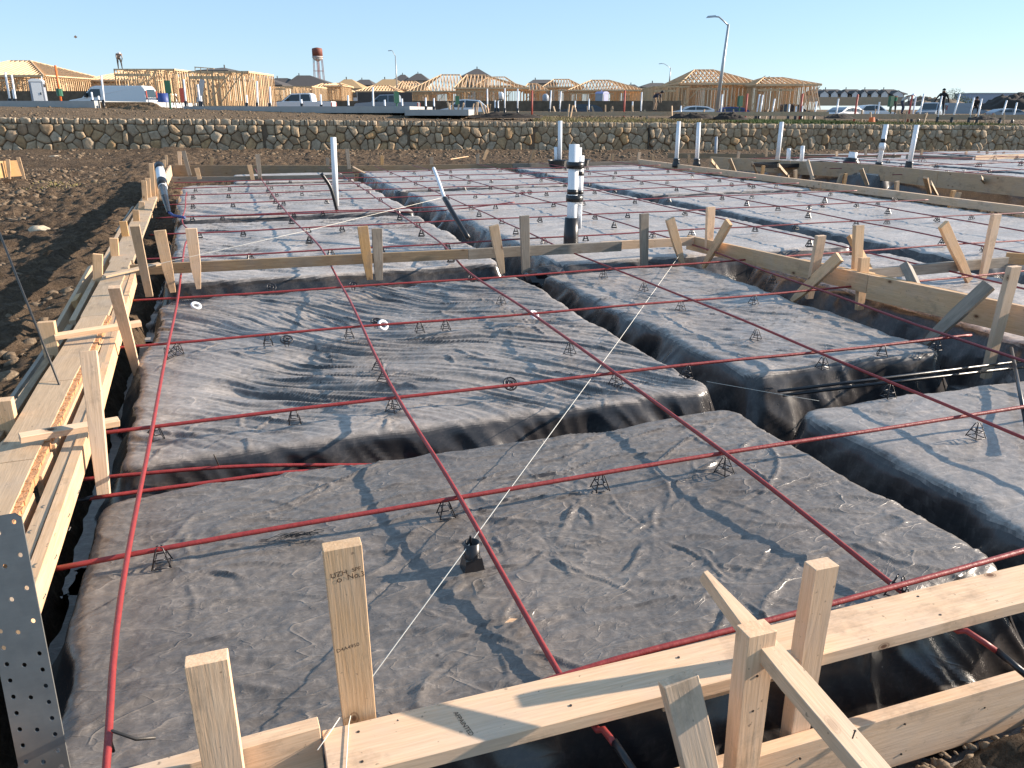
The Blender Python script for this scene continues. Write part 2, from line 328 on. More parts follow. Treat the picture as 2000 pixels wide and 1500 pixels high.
def timber(name, A, B, w, t, n, m, label=None, cat=None, group=None, taper=None, parent=None, seed=None, skew=0.0):
    """A sawn board from A to B. w: face width, t: thickness along n. taper: [(fraction, scale of w)].
    Its mesh lies along local X so the grain follows the board."""
    A = Vector(A); B = Vector(B); L = (B - A).length; d = (B - A).normalized(); n = Vector(n); n = (n - d * n.dot(d)).normalized(); wy = n.cross(d)
    rs = random.Random(seed if seed is not None else hash((round(A.x, 3), round(A.y, 3), round(B.z, 3))) & 0xffff)
    c = 0.0016
    st = [(0.0, None)] + [(f, s_) for f, s_ in (taper or [(0, 1), (0.33, 1), (0.66, 1), (1, 1)])]
    secs = []; tp = taper or [(0, 1), (0.33, 1), (0.66, 1), (1, 1)]
    for i, (f, s_) in enumerate(tp):
        x = f * L; bow = rs.uniform(-1, 1) * 0.0022 * min(L, 2) if 0 < i < len(tp) - 1 else 0
        if i == 0: secs += [(0.0, s_, 1, 0), (c, s_, 0, 0)]
        elif i == len(tp) - 1: secs += [(L - c, s_, 0, 0), (L, s_, 1, 0)]
        else: secs.append((x, s_, 0, bow))
    vs = []; fs = []
    for (x, s_, inset, bow) in secs:
        hw = w / 2 * s_ - (c if inset else 0); ht = t / 2 * (1 if s_ >= 1 or s_ > 0.75 else 0.9) - (c if inset else 0); cc = c
        for (py, pz) in ((-hw + cc, -ht), (hw - cc, -ht), (hw, -ht + cc), (hw, ht - cc), (hw - cc, ht), (-hw + cc, ht), (-hw, ht - cc), (-hw, -ht + cc)):
            vs.append((x + skew * py, py + bow, pz + bow * 0.6))
    k = len(secs)
    for i in range(k - 1):
        for j in range(8): fs.append((i * 8 + j, i * 8 + (j + 1) % 8, (i + 1) * 8 + (j + 1) % 8, (i + 1) * 8 + j)[::-1])
    fs.append(tuple(range(8))); fs.append(tuple((k - 1) * 8 + j for j in range(8))[::-1])
    o = mesh_obj(name, vs, fs, m)
    mw = Matrix((d, wy, n)).transposed().to_4x4(); mw.translation = A; 
    if parent is not None: o.parent = parent
    o.matrix_world = mw
    return tag(o, label, cat, group)
_U = 'zeroth first second third fourth fifth sixth seventh eighth ninth tenth eleventh twelfth thirteenth fourteenth fifteenth sixteenth seventeenth eighteenth nineteenth'.split()
def ordinal(n):
    if n < 20: return _U[n]
    t = ['twent', 'thirt', 'fort', 'fift', 'sixt', 'sevent', 'eight'][n // 10 - 2]
    return t + 'ieth' if n % 10 == 0 else t + 'y ' + _U[n % 10]
def copy_thing(o, parent=None):
    c = o.copy(); C.objects.link(c); c.parent = parent
    for ch in list(o.children): copy_thing(ch, c)
    return c
# ------------------------------------------------------------------ terrain
def wall_F(R): return 32.7 + 0.247 * (R + 20.4)
def wall_base(R): return -0.25 - 0.0118 * (R + 20.4)
def wall_top(R): return 1.05 - 0.011 * (R + 20.4)
def upper_z(R, F):
    """the lot behind the stone wall: climbs a little, then falls to the street"""
    d = F - wall_F(R); k = np.clip((14 - R) / 30, 0, 1)
    z = wall_top(R) - 0.03 + sstep(0, 10, d) * (0.12 + 0.30 * k)
    return z + (0.78 - z) * sstep(13, 26, d)
def in_slab(x, y): return (sstep(-0.98, -0.86, x) * (1 - sstep(10.75, 10.95, x)) * sstep(1.22, 1.34, y) * (1 - sstep(20.3, 20.6, y)))
def lower_z(R, F):
    x, y = XY(F, R); t = sstep(20, 33, F)
    return -0.42 * (1 - t) + wall_base(R) * t

def lines(segs):
    out = []
    for a, b, s in segs: out += list(np.arange(a, b, s))
    out.append(segs[-1][1]); return np.array(out)
Fl = lines([(-5, 0.6, .35), (0.6, 4, .035), (4, 18, .055), (18, 32, .1), (32, 48, .2)]); Rl = lines([(-40, -16, .5), (-16, -13, .15), (-13, 1.5, .055), (1.5, 4.5, .04), (4.5, 20, .16), (20, 60, .4)])
FF, RR = np.meshgrid(Fl, Rl, indexing='ij'); FFc = np.minimum(FF, wall_F(RR) + 0.35)
X, Y = XY(FFc, RR); Z = lower_z(RR, FFc)
rough = 0.045 * fbm(X * 1.3, Y * 1.3, 3) + 0.038 * fbm(X * 4.5, Y * 4.5, 3) + 0.030 * np.abs(fbm(X * 11 + 5, Y * 11, 2)) + 0.016 * np.abs(fbm(X * 24, Y * 24 + 3, 2))
rid = 0.10 * np.exp(-((X + 2.4 + 0.12 * Y * 0 + 0.5 * fbm(Y * 0.35, Y * 0 + 2, 2)) / 0.9) ** 2) * sstep(3, 8, Y)
Z = Z + rough * (1 + 0.5 * sstep(-12, -2, -np.abs(X + 3))) + rid
Z = Z + 0.12 * np.exp(-((FFc - wall_F(RR) + 0.9) / 0.8) ** 2) * (0.7 + 0.6 * fbm(RR * 0.8, RR * 0, 2))
Z = Z - 0.02 * sstep(0.5, 0.3, np.abs(X + 1.0)) * 0 - 0.30 * in_slab(X, Y)
g = grid_obj('ground', X, Y, Z, M['dirt']); tag(g, kind='structure')

Fl2 = lines([(0, 6, .12), (6, 14, .3), (14, 40, 1.5), (40, 300, 20), (300, 3200, 300)]); Rl2 = lines([(-2600, -200, 300), (-200, -40, 16), (-40, -24, 1), (-24, 34, .16), (34, 60, 1), (60, 200, 14), (200, 2600, 300)])
DD, RR2 = np.meshgrid(Fl2, Rl2, indexing='ij'); F2 = wall_F(np.clip(RR2, -30, 45)) + 0.12 + DD; X2, Y2 = XY(F2, RR2); Rc = np.clip(RR2, -30, 45)
Z2 = upper_z(Rc, F2) + (0.03 * fbm(X2 * 1.4, Y2 * 1.4, 3) + 0.025 * np.abs(fbm(X2 * 5, Y2 * 5, 2))) * (1 - sstep(12, 18, DD)) * sstep(0, 0.3, DD)
g2 = grid_obj('upper_ground', X2, Y2, Z2, M['dirt_top']); tag(g2, kind='structure')

# loose clods and stones, nobody could count them
ico = bmesh.new(); bmesh.ops.create_icosphere(ico, subdivisions=1, radius=1); icv = np.array([v.co[:] for v in ico.verts]); icf = np.array([[v.index for v in f.verts] for f in ico.faces]); ico.free()
ico = bmesh.new(); bmesh.ops.create_icosphere(ico, subdivisions=3, radius=1); icv3 = np.array([v.co[:] for v in ico.verts]); icf3 = [tuple(v.index for v in f.verts) for f in ico.faces]; ico.free()
def rock_field(name, pts, m, smooth=False):
    V = []; Fs = []; k = 0; rs = np.random.RandomState(5)
    for (x, y, z, s) in pts:
        v = icv * (1 + 0.35 * (rs.rand(len(icv), 1) - 0.5)) * np.array([1 + .5 * rs.rand(), 0.7 + .5 * rs.rand(), 0.55 + .3 * rs.rand()]) * s
        t = rs.rand() * 6.28; ca, sa = math.cos(t), math.sin(t); tilt = (rs.rand() - .5) * .8
        v = np.stack([v[:, 0] * ca - v[:, 1] * sa, v[:, 0] * sa + v[:, 1] * ca, v[:, 2] + v[:, 0] * tilt], -1)
        V.append(v + [x, y, z]); Fs.append(icf + k); k += len(icv)
    V = np.concatenate(V); Fs = np.concatenate(Fs)
    me = bpy.data.meshes.new(name); me.vertices.add(len(V)); me.vertices.foreach_set('co', V.astype(np.float32).ravel())
    me.loops.add(Fs.size); me.loops.foreach_set('vertex_index', Fs.ravel().astype(np.int32)); me.polygons.add(len(Fs)); me.polygons.foreach_set('loop_start', np.arange(0, Fs.size, 3, dtype=np.int32))
    me.update(calc_edges=True); me.materials.append(m); o = bpy.data.objects.new(name, me); C.objects.link(o); return tag(o, kind='stuff')
def ground_at(x, y):
    F, R = FR(x, y); f = np.array([F]); r = np.array([R]); return float(lower_z(r, f)[0])
rs = np.random.RandomState(11); pts = []
for i in range(9500):
    y = 2.0 + 26 * rs.rand() ** 1.4; x = -1.45 - 0.03 * y - 9.5 * rs.rand() ** 1.2 * (0.3 + y / 26)
    s = 0.010 + 0.065 * rs.rand() ** 5 + 0.0007 * y; pts.append((x, y, ground_at(x, y) + 0.03 + s * .1, s))
for i in range(3600):
    R = -24 + 56 * rs.rand(); F = wall_F(R) - 0.25 - 5.5 * rs.rand() ** 1.8; x, y = XY(F, R)
    s = 0.03 + 0.07 * rs.rand() ** 3; pts.append((x, y, float(lower_z(np.array([R]), np.array([F]))[0]) + 0.06 * math.exp(-((F - wall_F(R) + .9) / .8) ** 2) + s * .3, s))
for i in range(1500):
    x = 0.9 + 2.4 * rs.rand(); y = 0.75 + 0.52 * rs.rand(); s = 0.006 + 0.022 * rs.rand() ** 2.2; pts.append((x, y, ground_at(x, y) + 0.012 + s * .2, s))
for i in range(900):
    x = 10.95 + 2.0 * rs.rand(); y = 7 + 13 * rs.rand(); s = 0.02 + 0.05 * rs.rand() ** 3; pts.append((x, y, ground_at(x, y) + 0.02, s))
rock_field('clods', pts, M['rocks'])
pts = []
for i in range(2600):
    R = -24 + 60 * rs.rand(); d = 0.15 + 10 * rs.rand(); F = wall_F(R) + d; x, y = XY(F, R); s = 0.02 + 0.06 * rs.rand() ** 3
    pts.append((x, y, float(upper_z(np.array([R]), np.array([F]))[0]) + .02, s))
rock_field('upper_clods', pts, M['rocks'])

def boulder(p, s, label, m='boulder', seed=1):
    r_ = np.random.RandomState(seed); a = icv3; n_ = perlin(a[:, 0] * 1.7 + seed, a[:, 1] * 1.7 + a[:, 2] * 1.3); n2 = perlin(a[:, 0] * 4 + seed, a[:, 2] * 4 + a[:, 1] * 3)
    v = a * (1 + .22 * n_ + .07 * n2)[:, None] * np.array(s); o = mesh_obj('boulder', v, icf3, M[m], smooth=True); o.location = p; o.rotation_euler = (0, 0, seed)
    tag(o, label, 'boulder')
p = az(77, 455, -0.40); boulder(p + Vector((0, 0, .0)), (.24, .15, .11), 'large pale limestone rock lying on the dark dirt left of the forms', seed=2)
p = az(142, 424, -0.40); boulder(p, (.20, .14, .09), 'pale grey rock beyond the largest rock, half in shade', seed=3)
p = az(110, 427, -0.40); boulder(p, (.13, .12, .10), 'orange brown rock behind the largest pale rock on the dirt', 'rocks', 4)
p = az(106, 310, -0.36); boulder(p, (.26, .16, .12), 'small pale rock on the dirt near the stone wall, far left', seed=6)
p = az(413, 293, -0.36); boulder(p, (.75, .22, .24), 'long tan stone fallen at the foot of the stone wall', seed=5)
p = az(40, 558, -0.41); boulder(p, (.07, .05, .04), 'small pale stone on shaded dirt beside the leaning steel rod', seed=8)
# grass: patchy weeds on top of the wall
def grass(name, n, gen, h, m, seed):
    r_ = np.random.RandomState(seed); V = []; Fc = []
    for i in range(n):
        x, y, z = gen(r_); a = r_.rand() * 6.28; hh = h * (.5 + r_.rand()); w = .012 + .012 * r_.rand(); k = len(V); lx, ly = math.cos(a), math.sin(a); ln = (r_.rand() - .3) * hh
        V += [(x - w * lx, y - w * ly, z), (x + w * lx, y + w * ly, z), (x + ln * ly, y - ln * lx, z + hh)]; Fc.append((k, k + 1, k + 2))
    o = mesh_obj(name, V, Fc, m); return tag(o, kind='stuff')
M['grass'] = simple('green_weeds', (0.075, 0.12, 0.028), 0.8, scale=2, var=0.5, bs=0); M['grass_dry'] = simple('dry_weeds', (0.20, 0.17, 0.06), 0.8, scale=2, var=0.4, bs=0)
def gg(u0, u1, d0, d1, power=1.0):
    def f(r_):
        R = (u0 + (u1 - u0) * r_.rand() - 1000) / FPX * 40; d = d0 + (d1 - d0) * r_.rand() ** power; 
        if fbm(np.array([R * .5]), np.array([d * .5]), 2)[0] < -0.15: d += .7
        F = wall_F(R) + d; x, y = XY(F, R); return x, y, float(upper_z(np.array([R]), np.array([F]))[0]) - .01
    return f
grass('weeds', 7000, gg(1440, 1690, .3, 5.0), .15, M['grass'], 1)
grass('dry_weeds', 9000, gg(1040, 2080, .2, 6.0), .12, M['grass_dry'], 2)
grass('sparse_weeds', 1800, gg(1690, 2080, .2, 3.0), .12, M['grass'], 3)
def gleft(r_):
    x = -4.8 + 2.6 * r_.rand(); y = 20.5 + 2.5 * r_.rand(); return x, y, ground_at(x, y) + .02
grass('low_weeds', 450, gleft, .05, M['grass_dry'], 4)

# ------------------------------------------------------------------ polythene covered pads
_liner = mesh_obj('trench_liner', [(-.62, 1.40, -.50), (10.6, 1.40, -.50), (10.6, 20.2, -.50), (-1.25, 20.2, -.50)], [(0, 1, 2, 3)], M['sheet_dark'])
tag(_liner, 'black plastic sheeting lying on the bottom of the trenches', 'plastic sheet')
WR = {}
def pad(x0, x1, y0, y1, res, m, label, style=0, amp=1.0, ztop=-0.062, seed=0, side=0.10, xl=None, left=0.0, folds=0, fdir=-.2, group='plastic covered pads'):
    mrg = 0.24; xs = np.arange(x0 - mrg, x1 + mrg + res, res); ys = np.arange(y0 - mrg, y1 + mrg + res, res)
    X, Y = np.meshgrid(xs, ys, indexing='xy')
    xo = X.copy()
    if xl: # left edge drifts
        sh = np.interp(Y, [p[0] for p in xl], [p[1] for p in xl]); X = X + sh * np.clip((x1 - X) / (x1 - x0), 0, 1.2)
    ex = .06 * fbm(Y * 0.9 + seed, Y * 0 + seed, 3); ey = .07 * fbm(X * 0.7 + seed * 2, X * 0 + 7 + seed, 3)
    dx = np.minimum(xo - (x0 + ex), (x1 + ex * .8) - xo); dy = np.minimum(Y - (y0 + ey), (y1 + ey * .7) - Y)
    r = 0.13; qx = np.clip(r - dx, 0, None); qy = np.clip(r - dy, 0, None); d = r - np.sqrt(qx ** 2 + qy ** 2)   # rounded rectangle distance
    # side: slope steeply below the edge, rounded shoulder
    sh_ = .075; 
    ptt = fbm(X * 2.4 + seed, Y * 2.4, 2); base = np.where(d > sh_, 0, -(1 - np.sqrt(np.clip(1 - ((sh_ - np.clip(d, 0, sh_)) / sh_) ** 2 * .95, 0, 1))) * .058)
    drop = np.clip(-d, 0, 1); base = base - np.minimum(drop * (2.6 + 1.2 * ptt), .42)
    base = base - .012 * sstep(.5, .0, np.clip(d, 0, 1)) 
    z = ztop + base
    lw_ = (1 - sstep(-.05, .24, xo - x0 - ex)) * left; base = base - .14 * lw_ ** 1.6; top = sstep(-.05, .05, d)
    # folds in the sheet
    P = X; Q = Y; w = 0
    cr = lambda p_, q_, w_=.045: np.exp(-np.abs(perlin(p_, q_)) / w_)
    if style == 0:     # mostly flat, with fine crumples and sparse long creases
        a, b = X + .10 * fbm(X * 1.4 + seed, Y * 1.4, 2), Y + .10 * fbm(X * 1.4, Y * 1.4 + seed, 2)
        w = -.011 * np.abs(fbm(a * 1.6 + seed, b * 5, 3)) - .0035 * np.abs(fbm(a * 8 + 3, b * 18 + seed, 3)) - .0022 * np.abs(fbm(a * 22, b * 36 + seed, 2)) + .007 * fbm(X * 1.1, Y * 1.6 + seed, 2)
        e1 = .9 * a + .45 * b; e2 = -.45 * a + .9 * b; w = w + .011 * cr(e1 * .8 + seed, e2 * 2.6, .03) * sstep(-.2, .3, perlin(a * 1.3 + 9, b * 1.3)) + .009 * cr(a * .9 + 31, b * 4 + seed, .03) * sstep(-.1, .3, perlin(a * 1.1 - 4, b * 1.7))
    elif style == 1:   # long taut pleats running to the front right
        g_ = -.80 + .12 * (X - .8); s_ = X * np.cos(-.80) + Y * np.sin(-.80); t_ = -X * np.sin(-.80) + Y * np.cos(-.80)
        t_ = t_ + .06 * s_ * s_ * .25 + .22 * fbm(s_ * .45 + seed, t_ * .45, 2) + .03 * fbm(s_ * 1.8, t_ * 2.0 + seed, 2)
        m1 = sstep(-.45, .25, fbm(X * .7 + seed, Y * .9, 2)); m2 = sstep(-.3, .4, fbm(X * 1.1 - seed, Y * .8, 2))
        w = -.034 * np.abs(perlin(s_ * .40 + seed, t_ * 5.0)) * (.3 + m1) - .024 * np.abs(perlin(s_ * .7 - seed, t_ * 11)) * (.35 + m2) - .012 * np.abs(perlin(s_ * 1.2 + 5, t_ * 24 + seed)) * (.4 + m1) - .002 * np.abs(fbm(X * 14, Y * 26, 2)) + .010 * fbm(X * .9, Y * 1.1, 2) + .008 * cr(s_ * .5 + 3 * seed, t_ * 4.0, .03) * m1
        w = 1.3 * w; w = w * sstep(-.02, .30, Y - y0 + .05 * fbm(X * 3, X * 0, 2)) * .85 + w * .15
    elif style == 2:   # flat with long cross folds
        t_ = Y + .14 * fbm(X * .45 + seed, Y * .8, 2) + .10 * X * np.sin(seed); w = -.018 * np.abs(perlin(X * .6 + seed, t_ * 4.2)) - .011 * np.abs(perlin(X * 1.1, t_ * 10 + seed)) - .006 * np.abs(fbm(X * 2.5, t_ * 22 + seed, 2)) + .012 * fbm(X * .7 + seed, Y * .9, 2)
    elif style == 3:   # lumpy shaded pad
        a, b = X + .1 * fbm(X * 2, Y * 2, 2), Y + .1 * fbm(X * 2 + 4, Y * 2, 2); s_ = a * .80 - b * .6; t_ = a * .6 + b * .8
        w = -.020 * np.abs(fbm(s_ * 1.6 + seed, t_ * 5.0, 2)) - .009 * np.abs(fbm(s_ * 4, t_ * 15 + seed, 3)) + .01 * fbm(X, Y + seed, 2) + .008 * cr(s_ * .8, t_ * 4 + seed, .04)
    # drapes on the sides
    ang = X * 9 + Y * 9; dr = (-.035 * np.abs(perlin(ang * .28 + seed, z * 1.5 + seed)) - .016 * np.abs(perlin(ang * .9 + seed + z * 2, z * 3))) * sstep(.06, -.05, d)
    z = z + amp * w * np.clip(top, 0, 1); Xo = X + dr * np.sign(X - (x0 + x1) / 2) * (np.abs(d) < 9) * (dx < dy); Yo = Y + dr * np.sign(Y - (y0 + y1) / 2) * (dx >= dy)
    z = np.maximum(z, -.52)
    # radial creases where things press on the sheet
    for (px, py, k) in WR.get(label, []):
        rr = np.hypot(X - px, Y - py); an = np.arctan2(Y - py, X - px)
        z = z + k * (.008 * np.exp(-rr / .05) - .006 * np.exp(-rr / .16) * np.abs(perlin(np.cos(an) * 3.2 + px * 9, np.sin(an) * 3.2 + py)) * sstep(.0, .05, rr)) * top
    # straight taut creases: pinched ridges of the stretched film, some fanning out from the supports
    if folds:
        rf = random.Random(seed * 7 + 1); segs = []
        for _ in range(folds): segs.append((rf.uniform(x0, x1), rf.uniform(y0, y1), rf.gauss(fdir, .32), rf.uniform(.10, .55), rf.uniform(.0035, .009), rf.uniform(.005, .011)))
        for (px, py, k) in WR.get(label, []):
            a0_ = rf.uniform(0, 6.28)
            for q_ in range(6):
                t_a = a0_ + q_ * 1.05 + rf.uniform(-.3, .3); L_ = rf.uniform(.10, .34); segs.append((px + math.cos(t_a) * (.04 + L_ / 2), py + math.sin(t_a) * (.04 + L_ / 2), t_a, L_, rf.uniform(.004, .008), rf.uniform(.005, .009)))
        for (sx, sy, th_, L_, h_, w_) in segs:
            i0, i1 = np.searchsorted(ys, sy - L_), np.searchsorted(ys, sy + L_); j0, j1 = np.searchsorted(xs, sx - L_), np.searchsorted(xs, sx + L_)
            if i1 <= i0 or j1 <= j0: continue
            gx, gy = xo[i0:i1, j0:j1] - sx, Y[i0:i1, j0:j1] - sy; u_ = gx * math.cos(th_) + gy * math.sin(th_); v_ = -gx * math.sin(th_) + gy * math.cos(th_) + .18 * u_ * u_ / L_ + .006 * np.sin(u_ * 23 + sx * 9)
            tp = np.clip(1 - (2 * u_ / L_) ** 2, 0, 1) ** .7
            z[i0:i1, j0:j1] += tp * (h_ * np.exp(-np.abs(v_) / w_) - h_ * .45 * np.exp(-((v_ + w_ * 2.6) / (w_ * 1.6)) ** 2)) * np.clip(top[i0:i1, j0:j1], 0, 1)
    o = grid_obj('covered_pad', Xo, Yo, z, m); tag(o, label, 'plastic sheet', group); return o
WR['nearest pad of dusty black sheeting, with a black pipe stub standing in it'] = [(.72, 2.38, -1), (1.60, 2.42, -1), (1.12, 2.46, 1), (-.30, 2.45, 1), (.88, 2.18, -1.2), (1.25, 2.12, .9), (.55, 1.75, -.8), (1.9, 2.6, -.6), (1.35, 1.75, .8)]
WR['long-folded pad of black sheeting between the nearest pad and the near cross board'] = [(.58, 3.6, -1), (-.42, 4.95, -1), (1.75, 3.55, -1), (1.85, 5.0, -1), (-.1, 3.6, .8), (.66, 4.2, .6), (1.8, 5.6, .7), (-.4, 3.65, -.8)]
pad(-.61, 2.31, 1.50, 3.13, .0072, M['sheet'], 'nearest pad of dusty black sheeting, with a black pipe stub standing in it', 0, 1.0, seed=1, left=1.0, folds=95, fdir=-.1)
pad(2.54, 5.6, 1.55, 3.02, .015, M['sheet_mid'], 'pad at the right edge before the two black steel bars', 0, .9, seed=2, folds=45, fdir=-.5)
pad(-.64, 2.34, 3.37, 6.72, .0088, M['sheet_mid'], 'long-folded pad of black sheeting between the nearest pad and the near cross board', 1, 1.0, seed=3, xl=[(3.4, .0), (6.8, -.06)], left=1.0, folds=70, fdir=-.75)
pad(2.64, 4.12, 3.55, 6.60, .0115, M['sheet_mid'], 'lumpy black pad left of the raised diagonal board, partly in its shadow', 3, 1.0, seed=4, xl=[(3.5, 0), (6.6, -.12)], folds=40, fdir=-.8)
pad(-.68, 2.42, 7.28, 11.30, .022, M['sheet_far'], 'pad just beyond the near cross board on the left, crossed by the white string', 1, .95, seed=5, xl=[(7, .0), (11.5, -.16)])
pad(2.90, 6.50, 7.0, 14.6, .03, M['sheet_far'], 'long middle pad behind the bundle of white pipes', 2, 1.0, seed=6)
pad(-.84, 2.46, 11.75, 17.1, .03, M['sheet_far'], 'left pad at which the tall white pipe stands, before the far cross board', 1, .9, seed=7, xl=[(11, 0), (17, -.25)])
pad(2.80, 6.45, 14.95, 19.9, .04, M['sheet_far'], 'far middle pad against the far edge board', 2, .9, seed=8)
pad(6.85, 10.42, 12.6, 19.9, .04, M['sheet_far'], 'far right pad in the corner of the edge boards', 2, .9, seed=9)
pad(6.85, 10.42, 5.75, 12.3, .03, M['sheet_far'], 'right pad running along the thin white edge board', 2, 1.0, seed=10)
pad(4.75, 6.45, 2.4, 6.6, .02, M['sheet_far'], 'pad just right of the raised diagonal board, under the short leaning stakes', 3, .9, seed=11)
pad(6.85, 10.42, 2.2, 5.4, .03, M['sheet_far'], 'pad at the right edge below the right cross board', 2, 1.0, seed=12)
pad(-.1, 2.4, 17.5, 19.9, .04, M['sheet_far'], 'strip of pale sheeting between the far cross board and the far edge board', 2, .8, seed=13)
# second foundation on the right
for (a, b, c, d, l) in ((14.0, 17.4, 9.0, 14.4, 'nearest pad of the second foundation at the right edge'), (14.0, 17.4, 14.8, 20.6, 'pad of the second foundation where the two tall white pipes stand'),
                     (17.8, 22.4, 11.0, 17.0, 'middle right pad of the second foundation'), (17.8, 22.4, 17.4, 22.6, 'far pad of the second foundation below the stone wall'), (22.8, 28, 12, 22.5, 'rightmost pad of the second foundation')):
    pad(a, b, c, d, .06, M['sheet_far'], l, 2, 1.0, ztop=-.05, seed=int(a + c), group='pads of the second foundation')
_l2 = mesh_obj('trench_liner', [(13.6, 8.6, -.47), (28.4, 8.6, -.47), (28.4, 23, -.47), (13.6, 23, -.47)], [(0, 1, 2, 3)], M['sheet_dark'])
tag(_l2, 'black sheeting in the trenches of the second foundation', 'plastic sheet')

# ------------------------------------------------------------------ red tendons
def smooth_path(pts, step=.12, wob=.004, seed=0):
    pts = [Vector(p) for p in pts]; out = []
    for i in range(len(pts) - 1):
        a = pts[max(i - 1, 0)]; b = pts[i]; c = pts[i + 1]; d = pts[min(i + 2, len(pts) - 1)]; n = max(2, int((c - b).length / step))
        for k in range(n):
            t = k / n; q = 0.5 * ((2 * b) + (-a + c) * t + (2 * a - 5 * b + 4 * c - d) * t * t + (-a + 3 * b - 3 * c + d) * t ** 3)
            out.append(q + Vector((wob * math.sin(2.1 * q.y + seed), wob * math.sin(1.9 * q.x + seed * 2), wob * .8 * math.sin(3.1 * (q.x + q.y) + seed))))
    out.append(pts[-1]); return out
def tendon(pts, label, r=.0088, m='red', group='red tendon cables', n=8, step=.12, seed=0, ends=()):
    o = MB().tube(smooth_path(pts, step, seed=seed), r, n).build('tendon_cable', M[m], smooth=True); tag(o, label, 'cable', group)
    for (a, b) in ends: MB().tube([a, b], r * 1.12, n).build('sleeve_end', M['black'], o, True)
    return o
zT = .004; zU = .021
depth_x = {1: [(-.40, 1.50), (-.45, 2.2), (-.484, 3.6), (-.50, 4.9), (-.525, 6.1), (-.56, 7.5), (-.60, 8.8), (-.585, 9.7), (-.72, 10.7), (-.78, 12.6), (-.86, 14.6)],
           2: [(.665, 1.33), (.652, 1.75), (.635, 2.5), (.622, 3.5), (.66, 5.0), (.69, 6.3), (.72, 8.1), (.64, 9.8), (.55, 12.0), (.47, 15.6), (.40, 20.1)],
           3: [(1.79, 1.33), (1.783, 1.75), (1.766, 2.47), (1.796, 3.56), (1.82, 5.0), (1.80, 6.3), (1.95, 8.1), (2.0, 10.0), (2.09, 15), (2.12, 20.1)],
           4: [(3.05, 1.0), (3.06, 2.2), (3.085, 3.0), (3.08, 5.3), (3.04, 7.4), (3.12, 10), (3.24, 16.9), (3.25, 20.1)],
           5: [(4.0, 1.6), (4.05, 3.0), (4.2, 4.9), (4.37, 6.6), (4.42, 7.9), (4.47, 11), (4.26, 17.3), (4.2, 20.1)],
           6: [(5.7, 2.6), (5.79, 5.7), (5.83, 8), (5.85, 10.2), (5.9, 20.1)],
           7: [(7.1, 3.0), (7.2, 5.8), (7.37, 8.3), (7.52, 13.2), (7.6, 20.1)],
           8: [(8.4, 4.0), (8.63, 7.5), (8.93, 10.7), (9.3, 14), (9.6, 16.9), (9.7, 20.1)]}
DX = {k: (lambda y, p=p: float(np.interp(y, [q[1] for q in p], [q[0] for q in p]))) for k, p in depth_x.items()}
nm = {1: 'long red cable nearest the left form, kinked beyond the near cross board', 2: 'long red cable running away through the middle of the nearest pad', 3: 'long red cable running away over the right side of the nearest pad',
      4: 'long red cable running away left of the raised diagonal board', 5: 'long red cable running away beneath the raised diagonal board', 6: 'long red cable running away just right of the raised diagonal board', 7: 'long red cable across the right pads, second from the pale edge board', 8: 'long red cable nearest the thin pale edge board on the right'}
for k, p in depth_x.items():
    q = [(x, y, zU) for x, y in p]
    if k == 1: q = [(-.42, 1.46, -.01)] + q + [(-.9, 15.2, -.12)]
    if k == 2: q = [ay(1200, 1450, 1.28), ay(1180, 1424, 1.335), (.664, 1.47, -.052)] + q[2:]
    if k == 3: q = [ay(1948, 1272, 1.27), ay(1888, 1232, 1.335), (1.792, 1.47, -.052)] + q[2:]
    e = ()
    if k == 2: e = ((ay(1199, 1448, 1.282), ay(1240, 1510, 1.2)),)
    if k == 3: e = ((ay(1946, 1270, 1.272), ay(2012, 1325, 1.18)),)
    tendon(q, nm[k], m='red' if k < 5 else 'red2', seed=k, ends=e, r=.0088 if k < 4 else (.0082 if k < 6 else .0080))
cross = [(2.48, [(-.70, -.02), (.6, 0), (1.77, 0), (3.3, 0), (5.6, 0)], 'red cable crossing the nearest pad from side to side'),
         (3.575, [(-.74, 0), (.64, 0), (1.8, 0), (3.9, 0), (4.28, .0)], 'red cable crossing the front edge of the long-folded pad, second from the camera'),
         (4.98, [(-.86, 0), (.64, .0), (1.86, 0), (4.36, 0), (6.4, 0), (10.3, 0)], 'red cable crossing the middle of the long-folded pad'),
         (6.27, [(-.86, 0), (1.78, 0), (3.9, 0), (6.6, 0), (10.3, 0)], 'red cable just in front of the near cross board'),
         (8.12, [(-.98, 0), (.69, 0), (2.2, 0), (4.6, 0), (10.3, 0)], 'first red cable beyond the near cross board'),
         (9.80, [(-1.03, 0), (.55, 0), (3.3, 0), (10.3, 0)], 'second red cable beyond the near cross board'),
         (11.34, [(-1.08, 0), (.86, 0), (3.85, 0), (10.3, 0)], 'red cable crossing the foot of the tall white pipe'),
         (12.9, [(-1.1, 0), (4.4, 0), (10.3, 0)], 'red cable first beyond the tall white pipe'), (14.3, [(-1.12, 0), (4.9, 0), (10.3, 0)], 'red cable second beyond the tall white pipe'),
         (15.6, [(-1.15, 0), (5.3, 0), (10.3, 0)], 'red cable third beyond the tall white pipe'), (16.9, [(-1.2, 0), (5.7, 0), (10.3, 0)], 'red cable just before the far cross board'),
         (18.4, [(2.0, 0), (10.3, 0)], 'last red cable before the far edge board')]
for i, (y, p, l) in enumerate(cross):
    tendon([(x, y + .03 * math.sin(x * .7 + i), zT + z) for x, z in p], l, m='red' if i < 4 else 'red2', seed=20 + i, r=.0092 if i < 2 else .0085, step=.15)
tendon([(.50, 1.503, -.035), (.8, 1.503, -.012), (1.25, 1.502, -.004), (1.8, 1.515, .010), (2.6, 1.55, .016), (3.4, 1.56, .016)], 'red cable lying against the back of the front board', seed=50)
